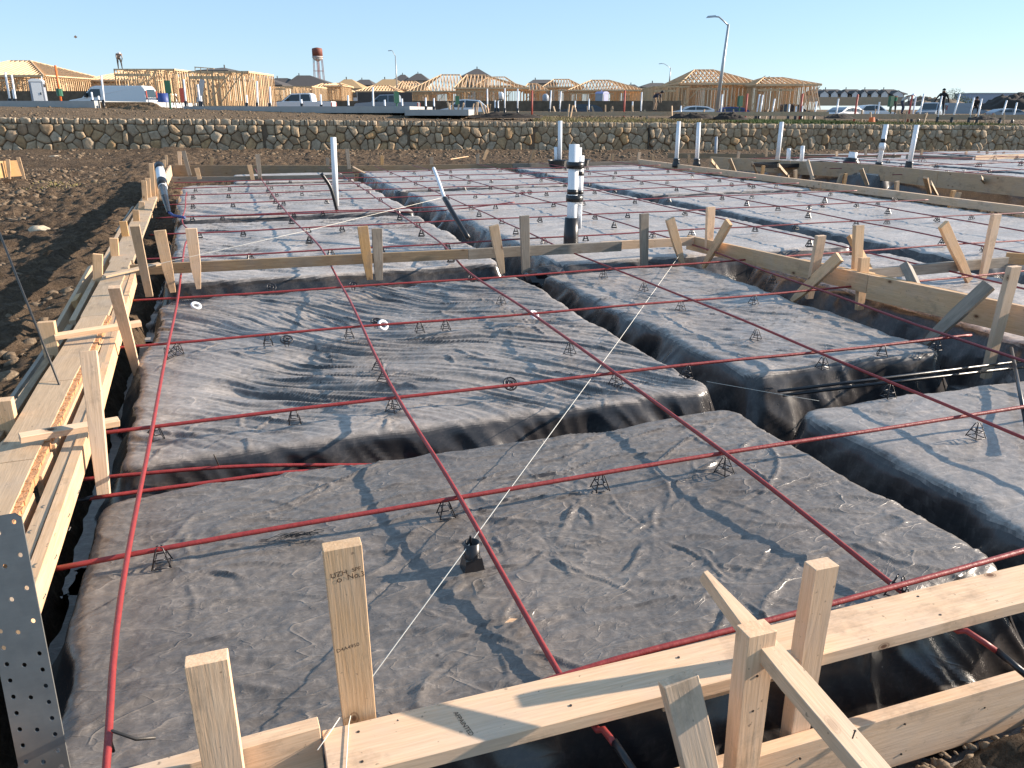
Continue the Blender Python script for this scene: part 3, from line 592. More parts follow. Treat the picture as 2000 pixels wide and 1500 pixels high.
tendon([(-.80, 3.34, -.10), (-.2, 3.30, -.11), (.25, 3.28, -.16), (.9, 3.26, -.26)], 'upper of two red cables low in the trench behind the nearest pad', seed=51)
tendon([(-.74, 3.16, -.11), (-.3, 3.19, -.12), (.2, 3.22, -.15), (.9, 3.24, -.30)], 'lower of two red cables low in the trench behind the nearest pad', seed=52, ends=(((-.74, 3.16, -.11), (-.68, 3.17, -.11)),))
tendon([(-.99, 11.9, -.05), (0, 11.75, -.06), (1.6, 11.8, -.07), (2.6, 11.7, -.1), (4, 11.6, .0)], 'red cable sagging in front of the tall white pipe', m='red2', seed=53)
for i, (x0, y0, x1, y1) in enumerate(((13.6, 10.3, 28, 10.3), (13.6, 12.2, 28, 12.2), (13.6, 14, 28, 14), (13.6, 16, 28, 16), (13.6, 18, 28, 18), (13.6, 20, 28, 20), (15.3, 9, 15.6, 21), (17.2, 9, 17.5, 21), (19.3, 10, 19.6, 22), (21.5, 10, 22, 22))):
    tendon([(x0, y0, .0), ((x0 + x1) / 2, (y0 + y1) / 2, .03), (x1, y1, .0)], ('%s nearest cross cable of the second foundation' % ordinal(i + 1)) if i < 6 else ('%s long cable from the left on the second foundation' % ordinal(i - 5)), m='red2', group='cables of the second foundation', n=5, step=.6, seed=60 + i)

# ------------------------------------------------------------------ chairs under the tendons
def chair_mesh(h=.075, w=.052, dpt=.05, r=.0026, kind=0):
    b = MB()
    for s in (-1, 1):
        y = s * dpt / 2
        b.tube([(-w / 2 - .006, y * 1.25, 0), (-w * .22, y * .35, h * .93), (-w * .08, y * .3, h)], r, 5)
        b.tube([(w / 2 + .006, y * 1.25, 0), (w * .22, y * .35, h * .93), (w * .08, y * .3, h)], r, 5)
        b.tube([(-w / 2, y * 1.25, .002), (w / 2, y * 1.25, .002)], r * .9, 5)
        b.tube([(-w * .30, y, h * .45), (w * .30, y, h * .45)], r, 5)
    b.tube([(-w * .30, -dpt / 2, h * .45), (-w * .30, dpt / 2, h * .45)], r, 5); b.tube([(w * .30, -dpt / 2, h * .45), (w * .30, dpt / 2, h * .45)], r, 5)
    b.tube([(-w / 2, -dpt * .62, .003), (-w / 2, dpt * .62, .003)], r, 5); b.tube([(w / 2, -dpt * .62, .003), (w / 2, dpt * .62, .003)], r, 5)
    return b
def wheel_mesh(R=.036, h=.02):
    b = MB().ring((0, 0, h), R, .005, 'z', 14, 5); b.ring((0, 0, h), R * .42, .006, 'z', 10, 5)
    for k in range(4):
        t = k * math.pi / 2 + .3; b.tube([(R * .45 * math.cos(t), R * .45 * math.sin(t), h), (R * math.cos(t), R * math.sin(t), h)], .0035, 4)
        b.tube([(R * .7 * math.cos(t + .4), R * .7 * math.sin(t + .4), h), (R * .35 * math.cos(t + .4), R * .35 * math.sin(t + .4), -.03)], .003, 4)
    return b
chair0 = chair_mesh().build('support_chair', M['wire'], smooth=True); wheel0 = wheel_mesh().build('ring_support', M['wire'], smooth=True)

_used = {'c': False, 'w': False}
_fm = []
def far_mesh():
    if not _fm:
        mb = chair_mesh(.072, .055, .05, .0048); me = bpy.data.meshes.new('far_chair'); me.from_pydata(mb.v, [], mb.f); me.materials.append(M['black']); _fm.append(me)
    return _fm[0]
def chair(p, label, rz=0.0, group='wire chairs under the near cables', s=1.0, tilt=0.0, m=None, wheel=False, zoff=-.062):
    src = wheel0 if wheel else chair0; key = 'w' if wheel else 'c'
    if _used[key]: o = src.copy(); C.objects.link(o)
    else: o = src; _used[key] = True
    if 'far cables' in group: o.data = far_mesh()
    o.location = (p[0], p[1], p[2] + zoff if len(p) > 2 else zoff); o.rotation_euler = (tilt, 0, rz); o.scale = (s, s, s)
    if m: o.data = o.data.copy(); o.data.materials[0] = M[m]
    return tag(o, label, 'cable support', group)
near = [(315, 1090, 'black wire chair on the left side of the nearest pad', 0, 0), (868, 990, 'black wire chair beside the middle cable crossing of the nearest pad', 0, 0), (1178, 950, 'black wire chair midway between the two cable crossings of the nearest pad', 0, 0),
        (1425, 912, 'black wire chair at the right cable crossing of the nearest pad', .3, 0), (1750, 765, 'black wire chair on the long cable at the back of the right edge pad', 0, 0), (1903, 845, 'black wire chair under the cable crossing on the pad at the right edge', 0, 0),
        (1785, 1142, 'pair of dark wires at the cable crossing behind the front board', .5, 0), (318, 840, 'dark wire chair lying at the left end of the second cross cable', .4, .9), (574, 812, 'upright wire chair on the second cross cable, left', 0, 0),
        (768, 795, 'squat dark chair at the second cross cable beside the middle long cable', .8, 0), (1205, 745, 'dark wire chair at the right cable crossing of the long-folded pad', .2, 0), (730, 715, 'upper wire chair leaning on the middle long cable', 1.2, .3),
        (760, 735, 'lower wire chair leaning on the middle long cable', 1.2, .3), (524, 670, 'wire chair on the middle cross cable beside a black wheel', 0, 0), (683, 655, 'wire chair on the middle cross cable near the middle long cable', 0, 0),
        (820, 642, 'left of two wire chairs right of the white ring', 0, 0), (870, 637, 'right of two wire chairs right of the white ring', 0, 0), (1108, 685, 'wire chair on the third long cable beyond the white ring', .6, 0), (983, 588, 'wire chair on the third long cable before the near cross board', .6, 0),
        (1300, 705, 'wire chair on the second cross cable over the lumpy pad', 0, 0), (1605, 712, 'dark chair on the second cross cable near the front of the lumpy pad', 0, 0), (1485, 655, 'large wire chair beside the fourth long cable on the lumpy pad', .5, 0),
        (1330, 600, 'wire chair on the middle cross cable, left on the lumpy pad', 0, 0), (1478, 590, 'wire chair on the middle cross cable, right on the lumpy pad', 0, 0), (1508, 548, 'wire chair on the cable left of the raised diagonal board', .4, 0),
        (1262, 562, 'wire chair on the fourth long cable beyond the twine', .5, 0), (1175, 535, 'wire chair in front of the black wrapped pipe foot', 0, 0), (1738, 692, 'dark wire bundle at the front right corner of the lumpy pad', .9, 0), (1842, 680, 'wire chair at the end of the short cable by the tall leaning stake', 0, 0),
        (345, 680, 'tangled wire chair at the left long cable, middle cross cable', .6, .7), (365, 688, 'second tangled wire chair beside the left long cable', 1.4, -.6), (1380, 478, 'wire chair left of the corner where the two boards meet', .2, 0)]
for (u, v, l, rz, tl) in near:
    p = az(u, v, -.04); dc = min(((abs(p.y - y_ - .03 * math.sin(p.x * .7 + i_)), y_ + .03 * math.sin(p.x * .7 + i_)) for i_, (y_, _p, _l) in enumerate(cross)), key=lambda t: t[0]); dd = min(((abs(p.x - DX[k_](p.y)), DX[k_](p.y)) for k_ in DX), key=lambda t: t[0])
    if dc[0] < .3 and dc[0] < dd[0]: p.y = dc[1]
    elif dd[0] < .3: p.x = dd[1]
    p.z = -.064; chair(p, l, rz, tilt=tl * .6, zoff=0, s=.92)
for (u, v, l, m_, tl) in ((995, 752, 'black wheel support standing on edge on the second cross cable', None, .9), (560, 668, 'black wheel support beside a wire chair on the middle cross cable', None, .5), (530, 563, 'black wheel support on the cable before the near cross board, left', None, .9),
                      (690, 560, 'dark wheel support behind the middle long cable', None, .4), (922, 545, 'black wheel support before the near cross board, right', None, .9), (735, 632, 'dark wheel left of the white ring on the middle cross cable', None, .3)):
    chair(az(u, v, -.03), l, 0, 'wheel supports', 1.0, tl, m_, True, 0)
for (u, v, l, tl) in ((383, 597, 'white ring lying left on the folded pad below the stakes', .5), (748, 635, 'white ring standing on the middle cross cable', 1.0), (1043, 615, 'white ring at the crossing of the third long cable', .7)):
    o = MB().ring((0, 0, 0), .03, .011, 'z', 16, 7).build('pipe_ring', M['white'], smooth=True); o.location = az(u, v, -.015); o.rotation_euler = (tl, .3, .2); tag(o, l, 'plastic ring', 'white rings')
# far chairs at the crossings and between them
rs = random.Random(9); ORD = ['first', 'second', 'third', 'fourth', 'fifth', 'sixth', 'seventh', 'eighth', 'ninth', 'tenth', 'eleventh', 'twelfth']
for ri, (y, p, l) in enumerate(cross[4:]):
    for k in range(1, 9):
        for oi_, off in enumerate((.10, .62 + rs.uniform(-.15, .15))):
            x = DX[k](y) + off
            if y > 17 and x < 2.4: continue
            if x > 10.2 or (2.4 < x < 2.9 and y < 17): continue
            chair((x, y + .03, 0), 'small dark chair on the %s far cross cable, %s the %s long cable' % (ORD[ri], 'at' if oi_ == 0 else 'right of', ORD[k - 1]), rs.uniform(-.4, .4), 'small chairs under the far cables', .92, rs.uniform(-.25, .25))
for k, ys in ((3, (7.4, 9.1, 10.6)), (4, (8.9, 10.6)), (5, (9.0, 7.5)), (6, (9, 7)), (7, (6.6, 9, 10.5)), (8, (9, 10.5)), (2, (9, 10.7, 12.4, 13.2, 14.0, 15.0))):
    for i_, y in enumerate(ys): chair((DX[k](y), y, 0), 'small dark wire chair under the %s long cable between cross cables, %s one' % (ORD[k - 1], ORD[i_]), 1.2, 'small chairs under the far cables', 1.05)
for (u, v) in ((1745 / 1, 392), (1605, 402), (1920, 488), (1428, 362), (1463, 363), (1020, 378), (1034, 377)):
    chair(az(u, v, -.03), 'small dark ring support far off on the right pads, at %d metres' % round(az(u, v).y) if False else 'small dark ring support far off on the right pads', 0, 'far ring supports', 1.2, .9, None, True, 0)
for i in range(46):
    x = 14.2 + 11 * rs.random(); y = rs.choice([10.3, 12.2, 14, 16, 18, 20]); chair((x, y, .0), 'tiny dark chair under the cables of the second foundation', rs.uniform(-1, 1), 'chairs of the second foundation', 1.6)
# ------------------------------------------------------------------ timber forms
W89, T38 = .089, .038
GF = 'form boards'; GS = 'wooden stakes'
def board_edge(A, B, h, t, m, label, zc=None, group=GF, side=None, seed=None):
    """board standing on edge; A, B on its top centre line"""
    A = Vector(A); B = Vector(B); n = Vector((0, 0, 1)).cross(B - A)
    return timber('form_board', A - Vector((0, 0, h / 2)), B - Vector((0, 0, h / 2)), h, t, n, M[m], label, 'board', group, seed=seed)
def board_flat(A, B, w, t, m, label, group=GF, seed=None):
    A = Vector(A); B = Vector(B); return timber('form_board', A - Vector((0, 0, t / 2)), B - Vector((0, 0, t / 2)), w, t, (0, 0, 1), M[m], label, 'board', group, seed=seed)
def stake(A, B, label, m='wood', w=W89, t=T38, n=(0, -1, 0), point=True, group=GS, seed=None, far=.55, skew=0):
    tp = [(0, 1), (.3, .97), (.62, .9), (1, far)] if point else None
    return timber('wooden_stake', A, B, w, t, n, M[m], label, 'stake', group, taper=tp, seed=seed, skew=skew)
# front edge
board_flat((.046, 1.417, .0), (2.9, 1.412, .0), .150, T38, 'wood_pale', 'long knotted pale board lying flat along the front edge', seed=3)
fb = board_edge((-.62, 1.452, .028), (.041, 1.488, .030), .140, T38, 'wood_pale', 'short board on edge at the bottom left, butting the long flat front board', seed=4)
board_edge((.58, 1.312, -.232), (3.0, 1.30, -.232), .19, T38, 'wood_pale', 'wide lower board on edge at the bottom right, below the long flat board', seed=5)
board_edge((.93, 1.475, -.115), (1.32, 1.47, -.105), .07, .02, 'wood', 'narrow strip of board behind the lower front board', seed=6)
s1 = stake(ay(403, 1284, 1.425), Vector((ay(403, 1284, 1.425).x + .004, 1.42, -.42)), 'short blank stake at the bottom left in front of the short board', 'wood_pale', seed=11, far=.72, w=.082)
S2P = ay(667, 1062, 1.535); s2 = stake(S2P, (S2P.x + .012, 1.53, -.42), 'stamped stake standing behind the front board, left of the middle', 'wood', seed=12, far=.12, w=.084)
s3 = stake(ay(1478, 1226, 1.232), (ay(1478, 1226, 1.232).x, 1.225, -.42), 'thick grey-green stake in front of the flat board, crossed by the leaning brace', 'wood_pale', w=.076, t=.05, seed=13, far=.85)
s4 = stake(ay(1605, 1100, 1.355), (ay(1605, 1100, 1.355).x - .012, 1.350, -.45), 'tall stake with dark bark-like edge through the flat front board on the right', 'wood_pale', w=.072, t=.045, seed=14, far=.75)
s5 = stake((.818, 1.238, .140), (.885, 1.12, -.25), 'leaning stake with a sawn top before the flat board, left of the brace', 'wood_pale', w=.085, t=.04, n=(-.1, -1, .35), seed=15, far=.75)
kk = timber('brace', (.985, 1.42, .262), (1.125, .86, .03), .062, .038, (-.1, .25, 1), M['wood_pale'], 'brace leaning down to the bottom right between two front stakes', 'brace', 'braces', taper=[(0, .25), (.25, .75), (.5, 1), (1, 1)], seed=16)
# stamps on the stake and the board
def text_obj(body, size, mw, parent, m='ink', ext=0.0):
    cu = bpy.data.curves.new('stamp', 'FONT'); cu.body = body; cu.size = size; cu.align_x = 'CENTER'; cu.extrude = ext; cu.materials.append(M[m])
    o = bpy.data.objects.new('stamp', cu); C.objects.link(o); bpy.context.view_layer.update(); me = bpy.data.meshes.new_from_object(o); bpy.data.objects.remove(o); o = bpy.data.objects.new('stamp', me); C.objects.link(o); o.parent = parent; o.matrix_world = mw; return o
bpy.context.view_layer.update()
def facing_minus_y(p, rot=0.0):
    m_ = Matrix.Rotation(math.pi / 2, 4, 'X') @ Matrix.Rotation(rot, 4, 'Z'); m_.translation = p; return m_
for body, size, dx, dz, rot in (('No.3', .019, .024, -.079, .05), ('SPF', .014, .026, -.062, .05), ('UZH', .018, -.012, -.068, .12), ('o', .022, -.013, -.083, 0), ('D4A4950', .0135, -.006, -.262, .14)):
    text_obj(body, size, facing_minus_y(Vector((S2P.x + dx, 1.5145, S2P.z + dz)), rot), s2)
mw = Matrix.Rotation(-math.radians(78), 4, 'Z'); mw.translation = (.355, 1.405, .0012); text_obj('AFPAINTED', .0165, mw, fb.children[0] if False else [o for o in bpy.data.objects if o.get('label', '').startswith('long knotted')][0])
# drop the front board 8 mm lower layer: nails
def nail(p, parent=None, d=(0, -.3, 1), L=.02):
    o = MB().tube([Vector(p), Vector(p) + Vector(d).normalized() * L], .0016, 6).ring(Vector(p) + Vector(d).normalized() * L, .0022, .0012, 'z', 8, 4).build('nail', M['steel'], parent); return o
nl = nail((1.085, .985, .115), None, (.3, .1, 1), .018); tag(nl, 'bent nail sticking out of the leaning brace', 'nail')

# nail heads in the front timber, flush dots of steel
def nail_heads(parent, pts):
    bpy.context.view_layer.update(); inv_ = parent.matrix_world.inverted()
    for p_, n_ in pts:
        p_ = Vector(p_); n_ = Vector(n_).normalized(); h_ = MB().tube([inv_ @ (p_ - n_ * .002), inv_ @ (p_ + n_ * .0012)], .0034, 8).build('nail_head', M['steel'], parent)
_fbd = [o for o in bpy.data.objects if o.get('label', '').startswith('long knotted')][0]
nail_heads(_fbd, [((x, y, .0), (0, 0, 1)) for x, y in ((.12, 1.37), (.125, 1.46), (.62, 1.38), (.94, 1.36), (.955, 1.45), (1.22, 1.375), (1.36, 1.45), (1.75, 1.37), (1.76, 1.46), (2.1, 1.39))])
_lo = [o for o in bpy.data.objects if o.get('label', '').startswith('wide lower board')][0]
nail_heads(_lo, [((x, 1.2875 - .0001 * 0 + (1.312 - 1.306) * 0, z), (0, -1, 0)) for x, z in ((1.25, -.28), (1.26, -.37), (1.6, -.27), (1.61, -.38), (1.9, -.30))])
nail_heads(s3, [((1.018 - .01, 1.2055, z), (0, -1, 0)) for z in (.12, .02)])
# ------- left form, near to far
LB = [az(108, 1130, .0), az(200, 822, .0), az(266, 602, .0), az(284, 528, .0)]
a0 = Vector((-.680, 2.05, .080)); a1 = Vector((-.742, 3.95, .084)); a3 = Vector((-.895, 6.95, .095))
off = Vector((.0, 0, 0))
board_edge(a0, a1 + (a0 - a1).normalized() * .25, W89, T38, 'wood', 'nearest inner form board on the left, with bright sunlit face and staples', seed=21)
board_edge(a1 + (a0 - a1).normalized() * .245, a3, .09, T38, 'wood', 'second inner form board on the left, beyond the near sunlit one', seed=22)
board_edge(a0 + Vector((-.045, 0, -.001)), a1 + Vector((-.045, .3, -.001)), W89, .042, 'wood_plank', 'board doubled behind the nearest inner form board on the left', seed=23)
board_edge(a1 + Vector((-.045, .31, -.001)), a3 + Vector((-.045, 0, -.001)), W89, .042, 'wood_plank', 'board doubled behind the second inner form board on the left', seed=24)
# walkway planks with ragged orange edge
def plank_rows():
    P0 = (-.905, 2.35, .10); pts = [(-.88, 2.2), (-.918, 3.12), (-.945, 4.1), (-.968, 5.45), (-1.045, 7.5), (-1.16, 10.2), (-1.29, 13.2)]
    lab = ['plank on the left form right beside the perforated steel plate', 'second dusty plank on the left form, under the two laths', 'third dusty plank on the left form, by the leaning steel rod', 'fourth dusty plank on the left form, where the laths lie across', 'fifth plank on the left form, beside the near cross board', 'farthest plank of the left form, before the white pipe with black tape']
    for i in range(6):
        a = Vector((*pts[i], .105)); b = Vector((*pts[i + 1], .105)); d = (b - a).normalized() * .004
        w = [.15, .15, .15, .16, .19, .19][i]
        o = board_flat(a + d, b - d, w, .034, 'wood_plank', lab[i], 'planks of the left form', seed=30 + i)
        n = d.cross(Vector((0, 0, 1))).normalized()
        if i < 2 or i == 2:   # ragged sheathing edge hanging on the plank
            rs_ = random.Random(i); mb = MB(); L = (b - a).length; k = int(L / .03)
            for j in range(k):
                q = a + (b - a) * ((j + .5) / k) + n * (w / 2 + .012); mb.box(q.x - .012 - .006 * rs_.random(), q.x + .010 + .007 * rs_.random(), q.y - .016, q.y + .016, q.z - .034, q.z - .003 - .006 * rs_.random())
            e = mb.build('ragged_edge', M['osb']); e.parent = o; e.matrix_parent_inverse = o.matrix_world.inverted() if False else Matrix(); bpy.context.view_layer.update(); e.matrix_parent_inverse = o.matrix_world.inverted(); e['kind'] = 'stuff'
plank_rows()
# sunlit pieces below the plank edge
for i, (y0, y1, x0, x1) in enumerate(((2.45, 2.85, -.795, -.805), (3.0, 3.22, -.81, -.815), (3.3, 4.15, -.82, -.84), (4.3, 5.6, -.845, -.87))):
    board_edge((x0, y0, .084), (x1, y1, .086), .085, .022, 'wood', ['short sunlit block beneath the first plank of the left form', 'small sunlit block beneath the gap of the planks', 'sunlit board beneath the second plank of the left form', 'sunlit board beneath the third plank of the left form'][i], seed=40 + i)
def estake(u0, v0, u1, v1, label, m='wood', seed=0, w=.07):
    B = az(u1, v1, .10) + Vector((-.03, 0, 0)); A = ay(u0, v0, B.y); d_ = (B - A).normalized(); return stake(A, B + d_ * .3, label, m, w, T38, (0, -1, 0), seed=seed, far=.9)
# outer side: brace boards, braces and stakes
board_edge((-1.075, 2.9, .045), (-1.12, 5.5, .05), .14, T38, 'wood_brown', 'outer form board left of the planks, near', seed=51)
board_edge((-1.11, 5.52, .07), (-1.32, 10.0, .09), .14, T38, 'wood_plank', 'outer form board left of the planks, further on', seed=52)
board_edge((-1.32, 10.02, .09), (-1.45, 15.5, .09), .14, T38, 'wood_brown', 'outer form board left of the planks, far end', seed=53)
def pstake(u0, v0, u1, v1, y=None, x=None, z1=None, label='', m='wood', w=W89, t=T38, n=(0, -1, 0), far=.6, point=True, seed=None, F=None):
    A = ay(u0, v0, y) if y is not None else ax(u0, v0, x); B = ay(u1, v1, y) if y is not None else ax(u1, v1, x)
    return stake(A, B, label, m, w, t, n, point, seed=seed, far=far)
timber('brace', ax(180, 526, -1.27), ax(112, 650, -1.29), .07, T38, (1, -.6, .3), M['wood_plank'], 'long brace leaning outward left of the planks, further of two', 'brace', 'braces', seed=61)
timber('brace', ax(118, 655, -1.32), ax(-20, 870, -1.36), W89, T38, (1, -.1, .4), M['wood_old'], 'long grey brace lying outward left of the planks, nearest', 'brace', 'braces', seed=62)
timber('brace', ax(228, 498, -1.45), ax(150, 620, -1.5), .07, .03, (1, -.1, .5), M['wood_old'], 'thin brace lying beside the planks below the short stakes', 'brace', 'braces', seed=63)
timber('brace', ax(262, 408, -1.48), ax(232, 455, -1.5), .08, .035, (1, -.1, .4), M['wood_old'], 'grey brace leaning outward by the far planks', 'brace', 'braces', seed=64)
pstake(90, 628, 108, 722, x=-1.10, label='thick short stake at the end of the upper lath', w=.085, t=.05, m='wood', far=.8, seed=71)
pstake(2, 780, 22, 860, x=-1.06, label='stub of a stake at the left edge by the lower lath', w=.085, t=.05, m='wood', far=.8, seed=72)
timber('block', ax(52, 845, -1.0) + Vector((0, 0, 0)), ax(-10, 905, -1.02), .07, .05, (.3, -.2, 1), M['wood_pale'], 'sawn block under the end of the lower lath', 'block', seed=73)
estake(191, 496, 199, 540, 'short stake left of the planks, nearest the thin brace', 'wood', 74)
estake(222, 465, 232, 500, 'short stake left of the planks, second from the thin brace', 'wood', 75)
estake(240, 432, 252, 462, 'short orange stake left of the planks, third', 'wood_orange', 76)
estake(265, 410, 272, 432, 'short stake left of the planks, fourth', 'wood_orange', 77)
estake(277, 394, 281, 410, 'short stake left of the planks, fifth and smallest', 'wood', 78)
estake(281, 353, 288, 392, 'left of two stakes standing together outside the far planks', 'wood', 79)
estake(288, 348, 295, 386, 'right of two stakes standing together outside the far planks', 'wood', 80)
estake(295, 319, 303, 370, 'tall stake just left of the white pipe with black tape', 'wood', 81)
estake(303, 317, 308, 360, 'tall stake touching the white pipe with black tape', 'wood', 82)
pstake(324, 303, 326, 322, y=21.5, label='thin stake behind the far left corner', w=.06, seed=83); pstake(320, 312, 322, 336, y=20.5, label='small stake at the far left corner of the form', w=.06, seed=84)
timber('block', ax(160, 585, -1.22), ax(150, 600, -1.22), .1, .04, (1, 0, .3), M['wood_orange'], 'orange block wedged by the long brace beside the planks', 'block', seed=85)
# inner left stakes
pstake(263, 440, 292, 578, x=-.70, label='leaning stake on the inner left form beside the end of the cross board', m='wood_plank', seed=91, far=.8, w=.062, t=.03)
pstake(223, 560, 268, 730, x=-.70, label='leaning stake crossed by the upper lath', m='wood_pale', seed=92, far=.7, w=.062, t=.03)
pstake(173, 686, 203, 966, x=-.640, label='tall stake crossed by the lower lath at the left form', m='wood_pale', seed=93, far=.75, w=.062, t=.03)
pstake(312, 450, 338, 571, y=6.93, label='first stake from the left on the near cross board', seed=94, far=.5)
pstake(373, 446, 388, 564, y=6.93, label='second stake from the left on the near cross board', m='wood_pale', seed=95, far=.4)
pstake(708, 442, 722, 546, y=6.88, label='orange stake of the pair at the middle of the near cross board', m='wood_orange', seed=96, far=.55)
pstake(736, 446, 740, 547, y=6.88, label='grey stake of the pair at the middle of the near cross board', m='wood_old', seed=97, far=.7)
pstake(964, 440, 981, 534, y=6.86, label='leaning stake on the near cross board left of the black wrapped pipe', m='wood_plank', seed=98, far=.5)
pstake(1024, 421, 1027, 534, y=6.88, label='upright grey stake on the near cross board left of the black wrapped pipe', m='wood_old', seed=99, far=.85)
pstake(1258, 417, 1258, 521, y=6.90, label='upright grey stake on the near cross board right of the pipes', m='wood_old', seed=100, far=.8)
pstake(1308, 427, 1333, 516, y=6.86, label='leaning stake on the near cross board where the twine ends', seed=101, far=.45)
# laths
def lath(A, B, label, m='wood_pale', w=.040, t=.018, seed=0): return timber('lath', A, B, w, t, (0, -.3, 1), M[m], label, 'lath', 'laths across the left form', seed=seed)
lath(az(38, 856, .15), az(232, 823, .125), 'lower lath lying across the left form planks', seed=110, w=.036, t=.03)
lath(az(106, 658, .15), az(275, 631, .16), 'upper lath lying across the left form planks', seed=111, w=.036, t=.03)
lath(az(203, 540, .14), az(312, 515, .14), 'far lath running from the planks to the near cross board', m='wood_plank', seed=112)
# near cross form
board_edge((-.93, 7.12, .132), (1.95, 7.0, .124), W89, T38, 'wood_brown', 'left length of the near cross board, stained brown', seed=120)
board_edge((1.952, 7.0, .124), (3.55, 7.03, .110), .095, T38, 'wood_old', 'old grey middle length of the near cross board', seed=121)
board_edge((3.35, 7.075, .108), (4.42, 7.10, .10), .085, T38, 'wood_pale', 'new right length of the near cross board', seed=122)
# diagonal raised board and its stakes
d0 = Vector((4.43, 7.22, .10)); d1 = Vector((4.60, 4.8, .13)); d2 = Vector((4.85, 1.9, .19))
board_edge(d0, d1, .145, T38, 'wood', 'raised wide board running to the right, far length', seed=130)
board_edge(d1 + Vector((.002, -.003, 0)), d2, .19, T38, 'wood', 'raised wide board running to the right, near length', seed=131)
board_edge(Vector((4.60, 5.6, .115)), Vector((4.80, 2.6, .165)), .14, T38, 'wood_orange', 'board doubled behind the raised wide board', seed=132)
pstake(1388, 404, 1384, 492, x=4.47, label='upright stake at the corner of the cross board and the raised board', m='wood_pale', seed=140, far=.85)
timber('brace', ax(1424, 433, 4.40), ax(1374, 522, 4.36), W89, T38, (-1, -.2, .2), M['wood'], 'brace leaning left at the corner of the raised board', 'brace', 'braces', taper=[(0, 1), (.4, 1), (.7, .8), (1, .45)], seed=141)
pstake(1603, 460, 1580, 583, x=4.50, label='upright stake in front of the raised board, left of the crossed brace', m='wood_pale', seed=142, far=.7)
timber('brace', ax(1640, 501, 4.45), ax(1547, 588, 4.30), W89, T38, (-1, -.2, .2), M['wood'], 'brace leaning left against the raised board, middle one', 'brace', 'braces', taper=[(0, 1), (.5, 1), (.8, .8), (1, .4)], seed=143)
pstake(1677, 440, 1672, 545, x=4.72, label='tall bright stake behind the raised board', m='wood', seed=144, far=.9)
pstake(1688, 503, 1678, 605, x=4.66, label='short stake whose foot shows below the raised board', m='wood', seed=145, far=.7)
timber('brace', ax(1662, 460, 4.85), ax(1704, 545, 4.9), .08, T38, (.2, -1, .2), M['wood_orange'], 'orange brace behind the tall bright stake', 'brace', 'braces', seed=146)
timber('brace', ax(1769, 519, 4.80), ax(1796, 575, 4.72), W89, .06, (.3, -1, .3), M['wood_old'], 'short thick stub leaning behind the raised board', 'brace', 'braces', seed=147)
timber('brace', ax(1932, 556, 4.58), ax(1806, 672, 4.30), W89, T38, (-1, -.2, .2), M['wood_old'], 'grey brace leaning left against the raised board, nearest one', 'brace', 'braces', taper=[(0, 1), (.5, 1), (.8, .8), (1, .45)], seed=148)
pstake(1981, 520, 1925, 738, x=4.55, label='tall leaning stake in front of the raised board at the right edge', m='wood_pale', seed=149, far=.75)
pstake(1905, 665, 1900, 700, x=4.95, label='stake foot under the raised board near the right edge', m='wood_brown', seed=150, w=.12)
# right cross form
board_edge(az(1688, 526, .1), az(1968, 502, .1), W89, T38, 'wood_old', 'right cross board behind the raised board', seed=160)
board_edge(az(1966, 493, .12), az(2060, 500, .12), .10, T38, 'wood_orange', 'orange board end at the right edge joining the right cross board', seed=161)
pstake(1842, 438, 1893, 548, y=5.08, label='leaning stake on the right cross board, left one', seed=162, far=.7)
pstake(1946, 418, 1919, 543, y=5.08, label='leaning stake on the right cross board, right one', m='wood_pale', seed=163, far=.7)
# far cross board and far edge
board_edge(az(335, 346, .06), az(692, 340, .06), .10, T38, 'wood_old', 'grey board of the far cross form on the left', seed=170)
e0 = Vector((-1.50, 21.2, .08)); 
board_edge((-1.52, 20.9, .10), (2.75, 20.45, .03), .26, .04, 'wood_brown', 'far edge board at the left, with round shadows', seed=171)
board_edge((2.76, 20.45, .02), (6.9, 20.25, .0), .22, .04, 'wood_brown', 'far edge board in the middle', seed=172)
board_edge((6.92, 20.25, .0), (10.7, 20.2, .0), .20, .04, 'wood_old', 'far edge board at the right before the corner', seed=173)
board_edge((-1.36, 15.6, .07), (-1.5, 20.8, .10), .24, .04, 'wood_pale', 'bright board closing the far left corner', seed=174)
for i, (u0, v0, u1, v1, y, l, m_) in enumerate(((350, 296, 352, 325, 21.0, 'left stake above the far left corner', 'wood_pale'), (358, 295, 371, 343, 20.0, 'leaning stake above the far left corner', 'wood_old'), (384, 328, 390, 350, 17.3, 'thin stake on the far cross board, left', 'wood'), (487, 322, 494, 352, 17.3, 'thin stake on the far cross board, middle', 'wood'), (503, 302, 508, 350, 17.3, 'taller grey stake on the far cross board, middle', 'wood_old'),
        (413, 307, 413, 325, 21.3, 'stake stub behind the far edge board, left', 'wood_brown'), (678, 291, 682, 330, 20.0, 'thin lath standing right of the tall white pipe', 'wood_old'), (746, 304, 746, 322, 21.2, 'orange stake stub behind the far edge board', 'wood_orange'), (640, 308, 640, 324, 21.4, 'grey stake stub behind the tall white pipe', 'wood_old'),
        (843, 307, 843, 323, 21.4, 'grey stake stub behind the far edge board, middle', 'wood_old'), (933, 300, 933, 322, 21.4, 'wide grey stub right of the middle of the far edge board', 'wood_old'), (952, 293, 944, 312, 22.0, 'small leaning stake beyond the far edge board', 'wood'), (1044, 293, 1036, 315, 22.0, 'leaning stake left of the black bucket', 'wood_brown'),
        (1197, 301, 1195, 322, 21.4, 'stake stub right of the black buckets', 'wood_brown'), (1249, 297, 1247, 314, 21.2, 'stake at the far right corner of the edge boards', 'wood_pale'), (1275, 302, 1275, 318, 20.9, 'stake just beyond the far right corner', 'wood_brown'), (1345, 302, 1345, 318, 20.6, 'stake between the two tall white pipes behind the corner', 'wood_brown'))):
    pstake(u0, v0, u1, v1, y=y, label=l, m=m_, seed=180 + i, far=.9)
